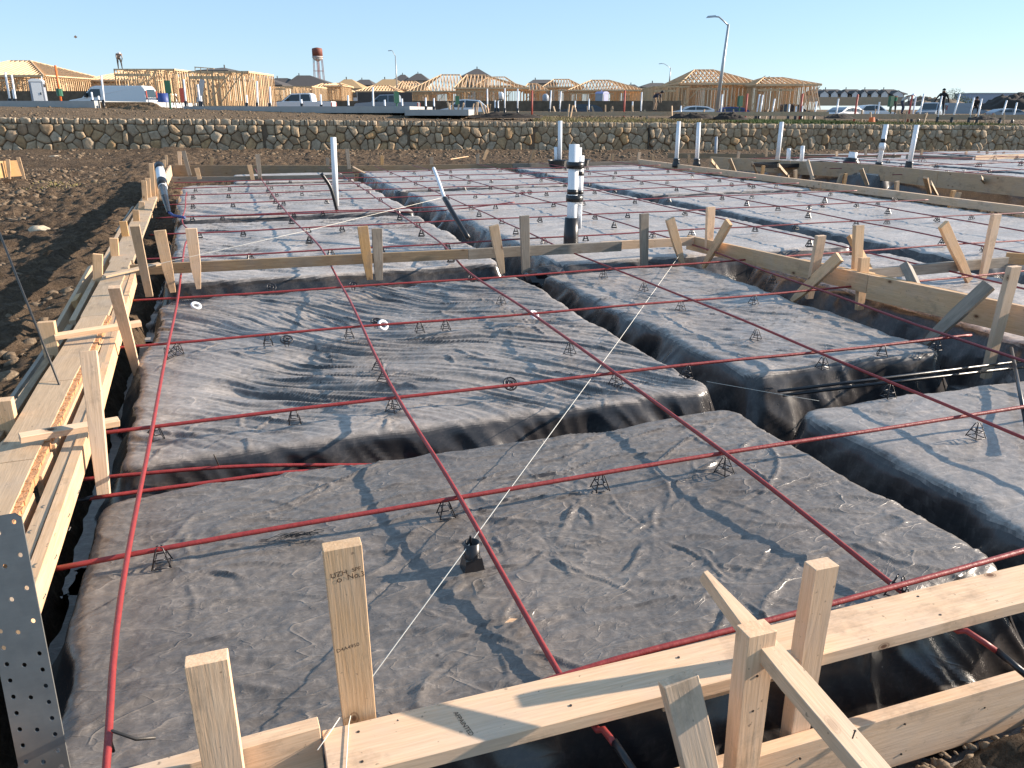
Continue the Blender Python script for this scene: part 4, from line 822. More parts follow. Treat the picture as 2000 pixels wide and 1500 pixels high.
timber('lath', az(897, 315, .0) + Vector((0, 1, .0)), az(932, 309, 0) + Vector((0, 1, 0)), .05, .02, (0, 0, 1), M['wood'], 'thin lath lying behind the far edge board', 'lath', seed=205)
timber('lath', az(690, 326, .05), az(712, 338, .05), .05, .02, (0, -1, 1), M['wood'], 'short lath leaning at the end of the far cross board', 'lath', seed=206)
# right edge board, thin and pale on top
for i, (a, b) in enumerate((((10.62, 20.15), (10.60, 16.6)), ((10.60, 16.59), (10.585, 12.6)), ((10.585, 12.59), (10.60, 8.3)), ((10.60, 8.29), (10.65, 4.5)))):
    board_edge((*a, .045), (*b, .045), .12, .075, 'wood_pale', ['thin pale edge board on the right, farthest length', 'thin pale edge board on the right, second length', 'thin pale edge board on the right, third length', 'thin pale edge board on the right, nearest length'][i], seed=210 + i)
# form of the second foundation
P2 = [az(1388, 306, .05), az(1545, 314, .10), az(1700, 321, .13), az(1835, 334, .16), az(2060, 352, .2)]
for i in range(4):
    board_edge(P2[i], P2[i + 1] + (P2[i] - P2[i + 1]).normalized() * .01, .33, .04, 'wood_plank', ['wide form board of the second foundation, farthest', 'wide form board of the second foundation, second', 'wide form board of the second foundation, third', 'wide form board of the second foundation, nearest'][i], group='form boards of the second foundation', seed=220 + i)
for i, (u0, v0, u1, v1, u2, v2) in enumerate(((1412, 312, 1404, 332, 1418, 330), (1447, 309, 1436, 336, 1452, 333), (1494, 318, 1480, 343, 1492, 340), (1545, 322, 1540, 345, 1526, 348), (1600, 314, 1588, 352, 1578, 350), (1707, 329, 1694, 362, 1704, 366), (1836, 346, 1816, 380, 1832, 382), (1848, 356, 1832, 384, 1850, 384), (1943, 346, 1940, 372, 1956, 376))):
    A = az(u0, v0, .15) + Vector((-.35, 0, 0)); B = az(u1, v1, -.2); stake(A, B, 'kicker stake %s along the wide board of the second foundation' % ['farthest', 'second', 'third', 'fourth', 'fifth', 'sixth', 'seventh', 'eighth', 'nearest'][i], 'wood_plank', seed=230 + i, far=.8, n=(-1, -.5, .2), group='kicker stakes')
for i, (u, v) in enumerate(((1428, 322), (1490, 335), (1552, 344), (1642, 352), (1650, 352), (1750, 368), (1870, 392), (1860, 388))):
    p = az(u, v, -.12); timber('block', p + Vector((0, 0, .14)), p + Vector((.06 * (i % 3 - 1), .02, -.18)), .08, .05, (0, -1, .2), M['wood_orange' if i % 3 == 1 else 'wood_plank'], 'stub of wood in the gap between the two foundations, %s from the far end' % ['first', 'second', 'third', 'fourth', 'fifth', 'sixth', 'seventh', 'eighth'][i], 'block', 'stubs between the foundations', seed=250 + i)
board_edge(az(1405, 309, .0) + Vector((0, 3, 0)), az(1760, 303, .0), .16, .04, 'wood_brown', 'far edge board of the second foundation, left', group='form boards of the second foundation', seed=261)
board_edge(az(1770, 302, .05), az(1900, 306, .02), .20, .04, 'wood_old', 'grey board at the far edge of the second foundation', group='form boards of the second foundation', seed=262)
board_edge(az(1905, 304, .05), az(2050, 298, .05), .20, .04, 'wood_pale', 'pale board at the far right edge of the second foundation', group='form boards of the second foundation', seed=263)
for i, (u, v0, v1) in enumerate(((1443, 296, 312), (1497, 293, 306), (1634, 296, 305), (1690, 290, 303), (1801, 291, 303), (1887, 296, 312), (1928, 292, 308), (1960, 297, 309), (1985, 296, 304), (1912, 294, 300))):
    pstake(u, v0, u - 2 + i % 4, v1, y=19.6 + .2 * i, label='stake stub at the far edge of the second foundation, %s from the left' % ['first', 'second', 'third', 'fourth', 'fifth', 'sixth', 'seventh', 'eighth', 'ninth', 'tenth'][i], m=['wood_old', 'wood_brown', 'wood_pale'][i % 3], seed=270 + i, far=.9)
# third form at the far left edge
board_edge(Vector((-6.9, 22.6, .10)), Vector((-5.72, 24.0, .10)), .42, .05, 'wood_orange', 'sunlit orange form board at the far left edge of the picture', seed=281)
board_edge(Vector((-5.70, 24.02, .10)), Vector((-5.35, 24.2, .10)), .40, .05, 'wood_orange', 'short orange end board at the far left edge', seed=282)
stake(ay(15, 311, 23.6), ay(19, 350, 23.6), 'left stake on the orange form at the far left edge', seed=283); stake(ay(35, 307, 23.9), ay(48, 350, 23.9), 'right stake leaning on the orange form at the far left edge', seed=284)

# ------------------------------------------------------------------ perforated steel plate, bottom left
def perforated_plate():
    A = Vector((0, 0, CAM_H)) + ray(-8, 1008) * 1.75; B = Vector((0, 0, CAM_H)) + ray(112, 1620) * 1.80; L = (B - A).length; w = .105; t = .004
    lanes = [(-w / 2, -w / 6), (-w / 6, w / 6), (w / 6, w / 2)]; P = .0385; vs = []; fs = []; b = MB()
    hole_r = .0052
    for li, (u0, u1) in enumerate(lanes):
        off = [0.0, .5, .25][li] * P; y = 0.0; k = 0
        while y < L:
            y1 = min(L, off if (k == 0 and off > 0) else y + P)
            cu, cy = (u0 + u1) / 2, (y + y1) / 2; hole = (y1 - y) > P * .9 and not (li == 1 and k % 2 == 0) and not (li == 0 and k % 2 == 1 and k < 8)
            c = [(u0, y), (u1, y), (u1, y1), (u0, y1)]
            if not hole: b.add([(p[0], p[1], 0) for p in c] + [(p[0], p[1], t) for p in c], [(0, 1, 2, 3), (7, 6, 5, 4)])
            else:
                n = 12; ring = []; outer = []
                for j in range(n):
                    a = 2 * math.pi * (j + .5) / n; ca, sa = math.cos(a), math.sin(a); ring.append((cu + hole_r * ca, cy + hole_r * 1.1 * sa))
                    s_ = min((u1 - u0) / 2 / max(abs(ca), 1e-6), (y1 - y) / 2 / max(abs(sa), 1e-6)); outer.append((cu + ca * s_, cy + sa * s_))
                vv = [(p[0], p[1], 0) for p in ring] + [(p[0], p[1], 0) for p in outer] + [(p[0], p[1], t) for p in ring] + [(p[0], p[1], t) for p in outer]; ff = []
                for j in range(n):
                    q = (j + 1) % n; ff += [(j, n + j, n + q, q)[::-1], (2 * n + j, 3 * n + j, 3 * n + q, 2 * n + q), (j, q, 2 * n + q, 2 * n + j)]
                # corner triangles
                for sx, sy in ((u0, y), (u1, y), (u1, y1), (u0, y1)):
                    pass
                kk_ = len(b.v); b.add(vv, ff)
                for (sx, sy) in ((u0, y), (u1, y), (u1, y1), (u0, y1)):
                    best = sorted(range(n), key=lambda j: (outer[j][0] - sx) ** 2 + (outer[j][1] - sy) ** 2)[:2]
                    b.add([(outer[best[0]][0], outer[best[0]][1], t), (outer[best[1]][0], outer[best[1]][1], t), (sx, sy, t)], [(0, 1, 2)])
                    b.add([(outer[best[0]][0], outer[best[0]][1], 0), (outer[best[1]][0], outer[best[1]][1], 0), (sx, sy, 0)], [(0, 1, 2)])
            y = y1; k += 1
    # rim
    for (p, q) in (((-w / 2, 0), (w / 2, 0)), ((w / 2, 0), (w / 2, L)), ((w / 2, L), (-w / 2, L)), ((-w / 2, L), (-w / 2, 0))):
        b.add([(p[0], p[1], 0), (q[0], q[1], 0), (q[0], q[1], t), (p[0], p[1], t)], [(0, 1, 2, 3)])
    # shape top corners by moving them in
    vv = []
    for (x, y, z) in b.v:
        if y < .012 and abs(x) > w / 2 - .0001: y = .012 
        vv.append((x, y, z))
    o = mesh_obj('steel_plate', vv, b.f, M['plate'])
    d = (B - A).normalized(); n_ = Vector((-.12, -1, .12)); n_ = (n_ - d * n_.dot(d)).normalized(); xx = d.cross(n_)
    mw = Matrix((xx, d, n_)).transposed().to_4x4(); mw.translation = A; o.matrix_world = mw
    tag(o, 'grey galvanised steel plate with rows of holes standing at the bottom left', 'steel plate')
perforated_plate()
board_edge((-.80, 1.85, .02), (-.72, 1.45, .02), .09, .04, 'wood', 'light board behind the perforated steel plate at the bottom left', seed=290)
# leaning steel rod on the left, black bars on the right
def rod(pts, r, label, m='steel', name='steel_rod', cat='rod', group=None, n=7): o = MB().tube(pts, r, n).build(name, M[m], smooth=True); return tag(o, label, cat, group)
rod([Vector((-1.86, 6.6, .62)), Vector((-.84, 3.72, -.05))] if False else [ax(-2, 452, -1.25), ax(140, 812, -.86)], .0055, 'thin ribbed steel rod leaning across the left form')
rod([az(1520, 764, -.10), az(1700, 742, -.08), az(2040, 700, -.04)], .009, 'upper black bar lying across the trench behind the pad at the right edge', 'black', group='black steel bars')
rod([az(1530, 772, -.12), az(1720, 749, -.11), az(2040, 712, -.06)], .009, 'lower black bar lying across the trench behind the pad at the right edge', 'black', group='black steel bars')
rod([az(1975, 680, .0), az(2010, 860, -.02)], .010, 'black bar running toward the camera at the right edge', 'black')
for i, (u, v) in enumerate(((1520, 790), (1595, 772), (1640, 765))): rod([az(u, v, -.2), az(u, v, -.06)], .004, 'short dark wire standing in the trench by the black bars', group='short wires')
rod([az(430, 915, -.13), az(418, 888, -.02)], .003, 'short grey wire standing at the two trench cables', 'steel')
for i, (u, v, du) in enumerate(((1545, 790, 4), (1660, 800, 3))): pass
# tie wires and staples, clips
for i, (u, v) in enumerate(((133, 1007), (134, 1033), (107, 1088), (85, 1165), (152, 961))):
    q = ax(u, v, -.633); o = MB().tube([q + Vector((.002, -.012, 0)), q + Vector((.006, 0, .004)), q + Vector((.002, .012, 0))], .0016, 5).build('staple', M['steel']); tag(o, 'small dark staple in the sunlit face of the nearest left form board', 'staple', 'staples in the left form board')

# pipe stub on the near pad
t_ = empty('pipe_stub', az(922, 1103, -.06)); tag(t_, 'black pipe stub in a taped collar on the nearest pad', 'pipe'); R0 = .026
b = MB(); n = 20
for k in range(n):
    a = 2 * math.pi * k / n
    b.v += [(R0 * math.cos(a), R0 * math.sin(a), .01), (R0 * math.cos(a), R0 * math.sin(a), .085), (R0 * .88 * math.cos(a), R0 * .88 * math.sin(a), .085), (R0 * .88 * math.cos(a), R0 * .88 * math.sin(a), .02)]
for k in range(n):
    p, q = 4 * k, 4 * ((k + 1) % n); b.f += [(p, q, q + 1, p + 1), (p + 1, q + 1, q + 2, p + 2), (p + 2, q + 2, q + 3, p + 3)]
b.f.append(tuple(4 * k + 3 for k in range(n))); b.build('tube', M['black'], t_, True)
b = MB(); b.add([(-.034, -.030, -.012), (.036, -.026, -.012), (.033, .030, -.012), (-.036, .026, -.012), (-.026, -.026, .03), (.028, -.024, .034), (.026, .026, .03), (-.026, .024, .032)], [(0, 1, 5, 4), (1, 2, 6, 5), (2, 3, 7, 6), (3, 0, 4, 7), (4, 5, 6, 7)]).build('collar', M['sheet'], t_)
MB().tube([(0, .012, .03), (0, .014, .10)], .004, 6).build('bolt', M['black'], t_)
# wire tangle, leaf, clip
rs = random.Random(3); b = MB(); c0 = az(580, 1048, -.055)
for i in range(26):
    a = rs.uniform(-.3, .3); L = rs.uniform(.02, .06); x, y = c0.x + rs.gauss(0, .035), c0.y + rs.gauss(0, .012)
    b.tube([(x - L, y - L * a, c0.z + .002), (x, y + rs.uniform(-.01, .01), c0.z + rs.uniform(.004, .016)), (x + L, y + L * a, c0.z + .002)], .0011, 4)
tag(b.build('wire_scrap', M['steel']), 'tangle of thin brown wire lying left of the stamped stake', 'wire')
lf = mesh_obj('leaf', [(-.02, 0, 0), (0, .008, .006), (.022, .004, .002), (.002, -.009, .004)], [(0, 3, 2, 1)], M['wood']); lf.location = az(998, 1214, -.06); tag(lf, 'small dry yellow leaf on the nearest pad', 'leaf')
cl = MB().tube([(0, 0, 0), (-.004, .004, .05), (.004, .004, .055), (.05, .0, .02), (.09, 0, .012)], .004, 6).build('cable_end', M['steel'], smooth=True); cl.location = az(222, 1468, -.03); tag(cl, 'metal clip at the near end of the left long cable', 'clip')
rod([az(760, 1390, -.02), az(778, 1408, .0)], .0018, 'tiny wire sticking up behind the front board', 'wire')

# ------------------------------------------------------------------ pipes
def pipe(A, B, r, label, m='white', wrap=None, tape=(), group='white plastic pipes', hollow=True, wrapm='black', n=14):
    A = Vector(A); B = Vector(B); root = empty('white_pipe', A); tag(root, label, 'pipe', group); d = B - A
    L = [Vector((0, 0, 0)), d * .5, d]; MB().tube([d * .02, d], r, n).build('tube', M[m], root, True)
    if wrap: 
        nn = 5; MB().tube([Vector((0, 0, 0)) + d * (wrap * k / nn) for k in range(nn + 1)], [r * (2.0 - .7 * k / nn + .12 * ((k * 7) % 3)) for k in range(nn + 1)], 12).build('black_wrap', M[wrapm], root, True)
    for (a, b_) in tape: MB().tube([d * a, d * b_], r * 1.12, n).build('black_tape', M['black'], root, True)
    return root
P655 = Vector((1.345, 12.1, -.03)); pipe(P655, P655 + Vector((.03, 0, 1.0)), .042, 'tall white pipe standing on the left pad in front of the stone wall')
tag(MB().tube([az(664, 404, -.05) + Vector((0, 0, -.01)), az(660, 392, 0), az(654, 365, .12), az(640, 332, .28)] if False else smooth_path([P655 + Vector((0, -.07, -.05)), P655 + Vector((-.03, -.08, .12)), P655 + Vector((-.08, -.08, .32)), P655 + Vector((-.19, -.08, .50))], .05, 0), .026, 10).build('black_hose', M['black'], smooth=True), 'curved black hose rising beside the tall white pipe', 'hose')
B0 = Vector((3.42, 8.0, -.30))
pipe(B0, B0 + Vector((.02, .02, 1.30)), .055, 'main white pipe of the bundle with black wrapped foot', wrap=None, tape=((.28, .34), (.60, .64)))
tag(MB().tube([B0 + Vector((.0, .0, -.02)), B0 + Vector((0, 0, .12)), B0 + Vector((0, 0, .3)), B0 + Vector((.003, 0, .53))], [.10, .085, .082, .075], 14).build('black_wrap', M['black'], smooth=True), 'black wrapping around the foot of the pipe bundle', 'pipe wrap')
pipe(B0 + Vector((.10, .06, .66)), B0 + Vector((.11, .07, 1.18)), .050, 'second white pipe strapped to the bundle, thick and lower', tape=((.22, .30), (.60, .68)))
pipe(B0 + Vector((.12, .12, .5)), B0 + Vector((.13, .14, 1.26)), .030, 'thin white pipe behind the bundle', tape=())
tag(MB().tube([B0 + Vector((.125, .05, .40)), B0 + Vector((.125, .05, .66))], .020, 10).build('white_pipe', M['white'], smooth=True), 'short white conduit at the side of the bundle', 'pipe')
for z in (.70, 1.05): tag(MB().tube([B0 + Vector((.045, .03, z)), B0 + Vector((.045, .03, z + .07))], .095, 14).build('tape_band', M['black'], smooth=True), 'black tape band around the pipe bundle, %s' % ('lower' if z < 1 else 'upper'), 'tape')
pipe(az(1093, 322, -.05), ay(1094, 236, az(1093, 322, -.05).y), .055, 'tall white pipe standing in the black bucket before the stone wall')
pipe(az(1089, 322, -.05) + Vector((-.05, 0, 0)), ay(1089, 287, az(1089, 322, -.05).y) + Vector((-.05, 0, 0)), .045, 'shorter white pipe next to the tall one in the black bucket')
def tub(p, r, h, label):
    b = MB(); n = 20
    for k in range(n):
        a = 2 * math.pi * k / n; ca, sa = math.cos(a), math.sin(a); b.v += [(r * .86 * ca, r * .86 * sa, 0), (r * ca, r * sa, h), (r * 1.05 * ca, r * 1.05 * sa, h), (r * 1.05 * ca, r * 1.05 * sa, h * .9), (r * .93 * ca, r * .93 * sa, h), (r * .8 * ca, r * .8 * sa, .02)]
    for k in range(n):
        p_, q = 6 * k, 6 * ((k + 1) % n); b.f += [(p_, q, q + 1, p_ + 1), (p_ + 1, q + 1, q + 2, p_ + 2), (p_ + 2, q + 2, q + 3, p_ + 3), (p_ + 4, q + 4, q + 5, p_ + 5), (p_ + 1, q + 1, q + 4, p_ + 4)]
    b.f.append(tuple(6 * k + 5 for k in range(n))); o = b.build('bucket', M['black']); o.location = p; return tag(o, label, 'bucket', 'black buckets')
tub(az(1090, 326, -.05), .26, .17, 'black bucket left of the pipe bundle, at the far edge board'); tub(az(1135, 324, -.05), .25, .17, 'black bucket right of the pipe bundle, at the far edge board')
for (u, v, vt, r, l, wv, ut) in ((1320, 327, 237, .05, 'first tall white pipe on the thin pale edge board', .20, 1326), (1360, 327, 239, .05, 'second tall white pipe on the thin pale edge board', .20, 1365),
       (1517, 322, 238, .055, 'tall white pipe at the near left of the second foundation', .12, 1527), (1539, 318, 290, .055, 'short white pipe in the shallow tray', .0, 1541), (1565, 318, 285, .055, 'short white pipe just right of the shallow tray middle', .0, 1568),
       (1662, 320, 297, .11, 'short thick white pipe on the second foundation', .5, 1667), (1714, 335, 243, .055, 'tall white pipe with a coupling on the second foundation', .2, 1731), (1773, 335, 244, .055, 'tall leaning white pipe at the right of the second foundation', .22, 1791)):
    A = az(u, v, -.04); B = ay(ut, vt, A.y); q = pipe(A, B, r, l, wrap=wv or None, tape=((.62, .70), (.5, .505)) if 'coupling' in l else ())
    if 'coupling' in l: MB().tube([(B - A) * .46, (B - A) * .60], r * 1.35, 12).build('coupling', M['white'], q, True)
A = az(1397, 318, -.3); tag(MB().tube([A, ay(1399, 267, A.y)], .045, 10).build('grey_pipe', M['greyplastic'], smooth=True), 'thin grey pipe between the two foundations before the stone wall', 'pipe')
b = MB().box(-1.1, 1.1, -.35, .35, 0, .03); 
for (x0, x1, y0, y1) in ((-1.1, 1.1, -.35, -.32), (-1.1, 1.1, .32, .35), (-1.1, -1.07, -.32, .32), (1.07, 1.1, -.32, .32)): b.box(x0, x1, y0, y1, .03, .10)
o = b.build('shallow_tray', M['black']); o.location = az(1553, 325, -.05); tag(o, 'dark shallow tray around two short white pipes', 'tray')
# leaning white-black conduit in the trench
A = az(915, 470, -.30); T = Vector((2.56, 9.75, .38)); 
lp = [ay(915, 466, 8.35), ay(890, 425, 8.6), ay(868, 387, 8.9), ay(856, 352, 9.3), ay(847, 329, 9.6)]
root = empty('leaning_conduit', lp[0]); tag(root, 'curved conduit leaning in the trench, white above and black below', 'pipe')
L0 = lp[0]; MB().tube([p - L0 for p in smooth_path(lp[2:], .1, 0)], .021, 10).build('white_end', M['white'], root, True); MB().tube([p - L0 for p in smooth_path(lp[:3] , .1, 0)], .028, 10).build('black_end', M['black'], root, True)
# white pipe with tape in the far left corner, foot wrapped in foil and blue bag
A = ax(318, 365, -1.0); Tt = ax(311, 325, -1.05)
root = empty('taped_pipe', A); tag(root, 'white pipe with black tape in the far left corner, its foot in torn plastic', 'pipe'); d = Tt - A
MB().tube([d * -.05, d], .050 * A.y / 10, 14).build('tube', M['white'], root, True); MB().tube([d * .0, d * .30], .056 * A.y / 10, 14).build('black_tape', M['black'], root, True); MB().tube([d * .82, d * 1.05], .054 * A.y / 10, 14).build('cap', M['black'], root, True)
q1 = ax(322, 385, -.95) - A; q2 = ax(330, 415, -.90) - A
MB().tube([Vector((0, 0, 0)), q1, q2], [.055, .045, .025], 9).build('torn_plastic', M['sheet_dark'], root); MB().tube([q2, ax(338, 421, -.85) - A, ax(360, 425, -.68) - A], .018, 8).build('blue_sleeve', M['blue'], root, True)
# plastic lump at the foot of the bundle
o = mesh_obj('plastic_lump', icv3 * (1 + .28 * perlin(icv3[:, 0] * 3 + 1, icv3[:, 1] * 3 + icv3[:, 2] * 3))[:, None] * np.array([.22, .16, .13]), icf3, M['sheet_dark']); o.location = az(1068, 545, -.16); tag(o, 'crumpled glossy black plastic heaped at the foot of the pipe bundle', 'plastic heap')

# ------------------------------------------------------------------ string lines
def twine(pts, label, r=.0016): return tag(MB().tube(pts, r, 5).build('string_line', M['twine'], smooth=True), label, 'string', 'white strings')
S2 = Vector((.155, 1.728, -.0)); E = ay(1326, 500, 6.83)
twine([az(699, 1360, .02), (az(699, 1360, .02) + E) / 2 + Vector((0, 0, -.015)), E], 'long white string running from the stamped stake to the near cross board')
twine([ax(200, 540, -1.0), (ax(200, 540, -1.0) + ay(872, 384, 8.95)) / 2 + Vector((0, 0, -.015)), ay(872, 384, 8.95)], 'white string running from the left planks to the leaning conduit')
twine([az(693, 1362, .0), az(681, 1415, .004), az(676, 1500, .004), az(672, 1560, .004)], 'white string trailing over the front board toward the camera', .0012)
twine([az(668, 1395, .004), az(646, 1428, .004), az(620, 1465, .004)], 'short white string across the end of the short front board', .0012)
twine([az(1380, 745, .0), az(1540, 773, -.05), az(1600, 783, -.05)], 'thin white string across the wide trench', .001)
# ------------------------------------------------------------------ stone wall
wall_root = empty('stone_wall', (*XY(wall_F(0), 0), 0)); tag(wall_root, 'long wall of rounded brown field stones across the site', 'stone wall')
Rw0, Rw1 = -23.0, 31.0; D = Vector((*XY(wall_F(Rw1), Rw1), 0)) - Vector((*XY(wall_F(Rw0), Rw0), 0)); LW = D.length; Dn = D.normalized(); Nw = Vector((Dn.y, -Dn.x, 0))   # towards camera
O0 = Vector((*XY(wall_F(Rw0), Rw0), 0))
def wpt(s, t, o):   # s along, t 0..1 up, o out
    R = Rw0 + (Rw1 - Rw0) * s / LW; zb = wall_base(R) - .12; zt = wall_top(R); p = O0 + Dn * s + Nw * o; return Vector((p.x, p.y, zb + (zt - zb) * t))
inv = -wall_root.location
vs = []; fs = []; k = 60
for i in range(k + 1):
    s = LW * i / k
    for (t, o) in ((0, 0), (1, 0), (1, -.4), (0, -.4)): vs.append(wpt(s, t, o) + inv)
for i in range(k):
    a = 4 * i
    for j in range(3): fs.append((a + j, a + 4 + j, a + 5 + j, a + 1 + j))
mesh_obj('mortar', vs, fs, M['mortar'], wall_root)
rs = random.Random(21)
H_ = 1.32; joints = [az(u, 290, -.5) for u in ()]
def s_of_u(u):
    r = ray(u, 265); # intersect with wall vertical plane
    P0 = Vector((0, 0, CAM_H)); n = Nw; t = (O0 - P0).dot(n) / r.dot(n); return (P0 + r * t - O0).dot(Dn)
js = [s_of_u(u) for u in (515, 798, 1042, 1265, 1620, 1880)] + [s_of_u(u) for u in (248,)]
ncol = 142; rows = [(0.10, .35), (.35, .60), (.60, .85)]; seeds = []
cw = LW / ncol
for ri, (t0, t1) in enumerate(rows):
    for ci in range(ncol + 1):
        s = (ci + (.5 if ri % 2 else 0)) * cw + rs.uniform(-.42, .42) * cw; tt = (t0 + t1) / 2 + rs.uniform(-.46, .46) * (t1 - t0)
        seeds.append((s, tt * H_))
def clip(poly, p, q):   # keep the side of the bisector nearer p
    mx, my = (p[0] + q[0]) / 2, (p[1] + q[1]) / 2; nx, ny = q[0] - p[0], q[1] - p[1]; out = []
    f = lambda a: (a[0] - mx) * nx + (a[1] - my) * ny
    for i in range(len(poly)):
        a, b = poly[i], poly[(i + 1) % len(poly)]; fa, fb_ = f(a), f(b)
        if fa <= 0: out.append(a)
        if fa * fb_ < 0: t = fa / (fa - fb_); out.append((a[0] + (b[0] - a[0]) * t, a[1] + (b[1] - a[1]) * t))
    return out
def stone_geo(poly, depth):
    cx = sum(p[0] for p in poly) / len(poly); cy = sum(p[1] for p in poly) / len(poly)
    P = []
    for i in range(len(poly)):   # round the corners by subdividing
        a, b = poly[i], poly[(i + 1) % len(poly)]; P += [(a[0] * .88 + b[0] * .12, a[1] * .88 + b[1] * .12), (a[0] * .5 + b[0] * .5, a[1] * .5 + b[1] * .5), (a[0] * .12 + b[0] * .88, a[1] * .12 + b[1] * .88)]
    n = len(P); rr = [1 + rs.uniform(-.05, .05) for _ in P]; V = []; F_ = []
    tx, ty = rs.uniform(-.35, .35), rs.uniform(-.35, .35)
    for (sc, o) in ((.95, -.02), (.93, depth * .60), (.80, depth * .96), (.42, depth * 1.0)):
        for i, p in enumerate(P): 
            x = cx + (p[0] - cx) * sc * rr[i]; y = cy + (p[1] - cy) * sc * rr[i]; V.append((x, y, o + (x - cx) * tx * (o > 0) * .5 + (y - cy) * ty * (o > 0) * .5 + rs.uniform(-.008, .008)))
    for l in range(3):
        for i in range(n): F_.append((l * n + i, l * n + (i + 1) % n, (l + 1) * n + (i + 1) % n, (l + 1) * n + i))
    F_.append(tuple(3 * n + i for i in range(n))); return V, F_, (cx, cy)
def place(V): return [wpt(v[0], v[1] / H_, v[2]) + inv for v in V]
stones = []
for i, p in enumerate(seeds):
    poly = [(p[0] - cw, .10), (p[0] + cw, .10), (p[0] + cw, .85 * H_), (p[0] - cw, .85 * H_)]
    for j in range(max(0, 0), len(seeds)):
        q = seeds[j]
        if j != i and abs(q[0] - p[0]) < 1.5: poly = clip(poly, p, q)
        if len(poly) < 3: break
    for jx in js:
        if abs(jx - p[0]) < 1.2 and len(poly) > 2:
            e = jx - .05 if p[0] < jx else jx + .05; poly = clip(poly, p, (2 * e - p[0], p[1]))
    if len(poly) >= 3: stones.append(stone_geo(poly, rs.uniform(.04, .16)))
rest = MB(); cnt = 0
def _area(V): xs_ = [v[0] for v in V]; ys_ = [v[1] for v in V]; return (max(xs_) - min(xs_)) * (max(ys_) - min(ys_))
stones.sort(key=lambda t: -_area(t[0]))
for V, F_, c in stones:
    W = place(V)
    if cnt < 292 and 0.5 < c[0] < LW - .5:
        ctr = sum((Vector(w) for w in W), Vector()) / len(W)
        o = mesh_obj('stone', [Vector(w) - ctr for w in W], F_, M['stone'], wall_root, True); o.location = ctr; cnt += 1
    else: rest.add(W, F_)
s = 0.0
cap = MB()
while s < LW:
    w = rs.choice([.12, .16, .2, .3, .42]) * rs.uniform(.8, 1.2); lo = .855 * H_ - rs.uniform(0, .04); V, F_, c = stone_geo([(s + .002, lo), (s + w * .5, lo - rs.uniform(0, .02)), (s + w - .002, lo + rs.uniform(-.03, .03)), (s + w - .01 * rs.random(), H_ * 1.0 + rs.uniform(-.05, .03)), (s + w * .5, H_ + rs.uniform(-.02, .04)), (s + .01 * rs.random(), H_ * 1.0 + rs.uniform(-.05, .03))], rs.uniform(.03, .15)); cap.add(place(V), F_); s += w
o = cap.build('cap_stones', M['stone'], wall_root, True); o['kind'] = 'stuff'
if rest.v: o = rest.build('small_stones', M['stone'], wall_root, True); o['kind'] = 'stuff'
o = MB().tube([wpt(s_of_u(1265), .0, .12) + Vector((0, 0, 0)), wpt(s_of_u(1265), .95, .12)], .03, 8).build('dark_pipe', M['black']); tag(o, 'thin dark pipe up the stone wall left of the tall pipes', 'pipe')

# ------------------------------------------------------------------ upper lot
def gz(x, y):
    F, R = FR(x, y); Rc = max(-30, min(45, R)); return float(upper_z(np.array([Rc]), np.array([F]))[0]) if F > wall_F(R) else float(lower_z(np.array([R]), np.array([F]))[0])
def spot(u, F, z=None):
    p = aF(u, 212, F); return Vector((p.x, p.y, gz(p.x, p.y) if z is None else z))
HEAD = -YAW   # picture plane direction
def hv(F, v): return CAM_H - (v - 213) / 1612 * F      # height at which a point of image row v stands at distance F
def slab(u0, u1, F, v0, v1, label, dep=9, m='concrete'):
    a = spot(u0, F); b = spot(u1, F); z1 = hv(F, v0); z0 = hv(F, v1) - .15; d = (b - a); L = d.length; o = MB().box(0, L, 0, dep, z0 - z1, 0).build('concrete_slab', M[m]); o.location = (a.x, a.y, z1); o.rotation_euler = (0, 0, math.atan2(d.y, d.x)); return tag(o, label, 'slab', 'house slabs on the upper lot')
slab(-60, 186, 41, 197, 208, 'concrete slab on the upper lot at the far left'); slab(358, 800, 42, 207, 213.5, 'long concrete slab behind the stone wall, left of the middle', 12)
slab(790, 915, 40, 213, 218, 'lower concrete step right of the long slab', 6)
MB_ = MB().box(0, 2.6, 0, 1, -.3, 0).build('dirt_block', M['dirt_top']); a = spot(186, 41.5); MB_.location = (a.x, a.y, hv(41.5, 199)); tag(MB_, 'pale boards and dirt in front of the white van', 'dirt ledge')
# forms around the right hand lots on the upper ground
for i, (u0, u1, F, v, h, l) in enumerate(((930, 1105, 52, 217, .25, 'low form board on the upper lot right of the white wagon'), (1060, 1330, 47, 217, .22, 'low form board on the upper lot below the blue portable toilet'), (1330, 1620, 46, 217, .22, 'low form board on the upper lot below the largest framed house'),
       (1620, 1830, 47, 221, .28, 'low form board on the upper lot left of the worker in black'), (1830, 2060, 48, 222.5, .28, 'low form board on the upper lot at the right edge'))):
    a = spot(u0, F); b = spot(u1, F); z = hv(F, v); board_edge(Vector((a.x, a.y, z)), Vector((b.x, b.y, z)), h, .05, 'wood_plank', l, group='forms on the upper lot', seed=300 + i)
def stubs(data, name, m, r, group, lab, cat='pipe', base_black=False):
    for i, (u, v0, F, tilt) in enumerate(data):
        p = spot(u, F); zt = hv(F, v0); b = MB().tube([(0, 0, -.3), (tilt, 0, zt - p.z)], r, 8); o = b.build(name, M[m], smooth=True); o.location = p
        if base_black: MB().tube([(0, 0, -.2), (0, 0, .38)], r * 1.7, 8).build('black_sleeve', M['black'], o, True)
        tag(o, lab(i, u), cat, group)
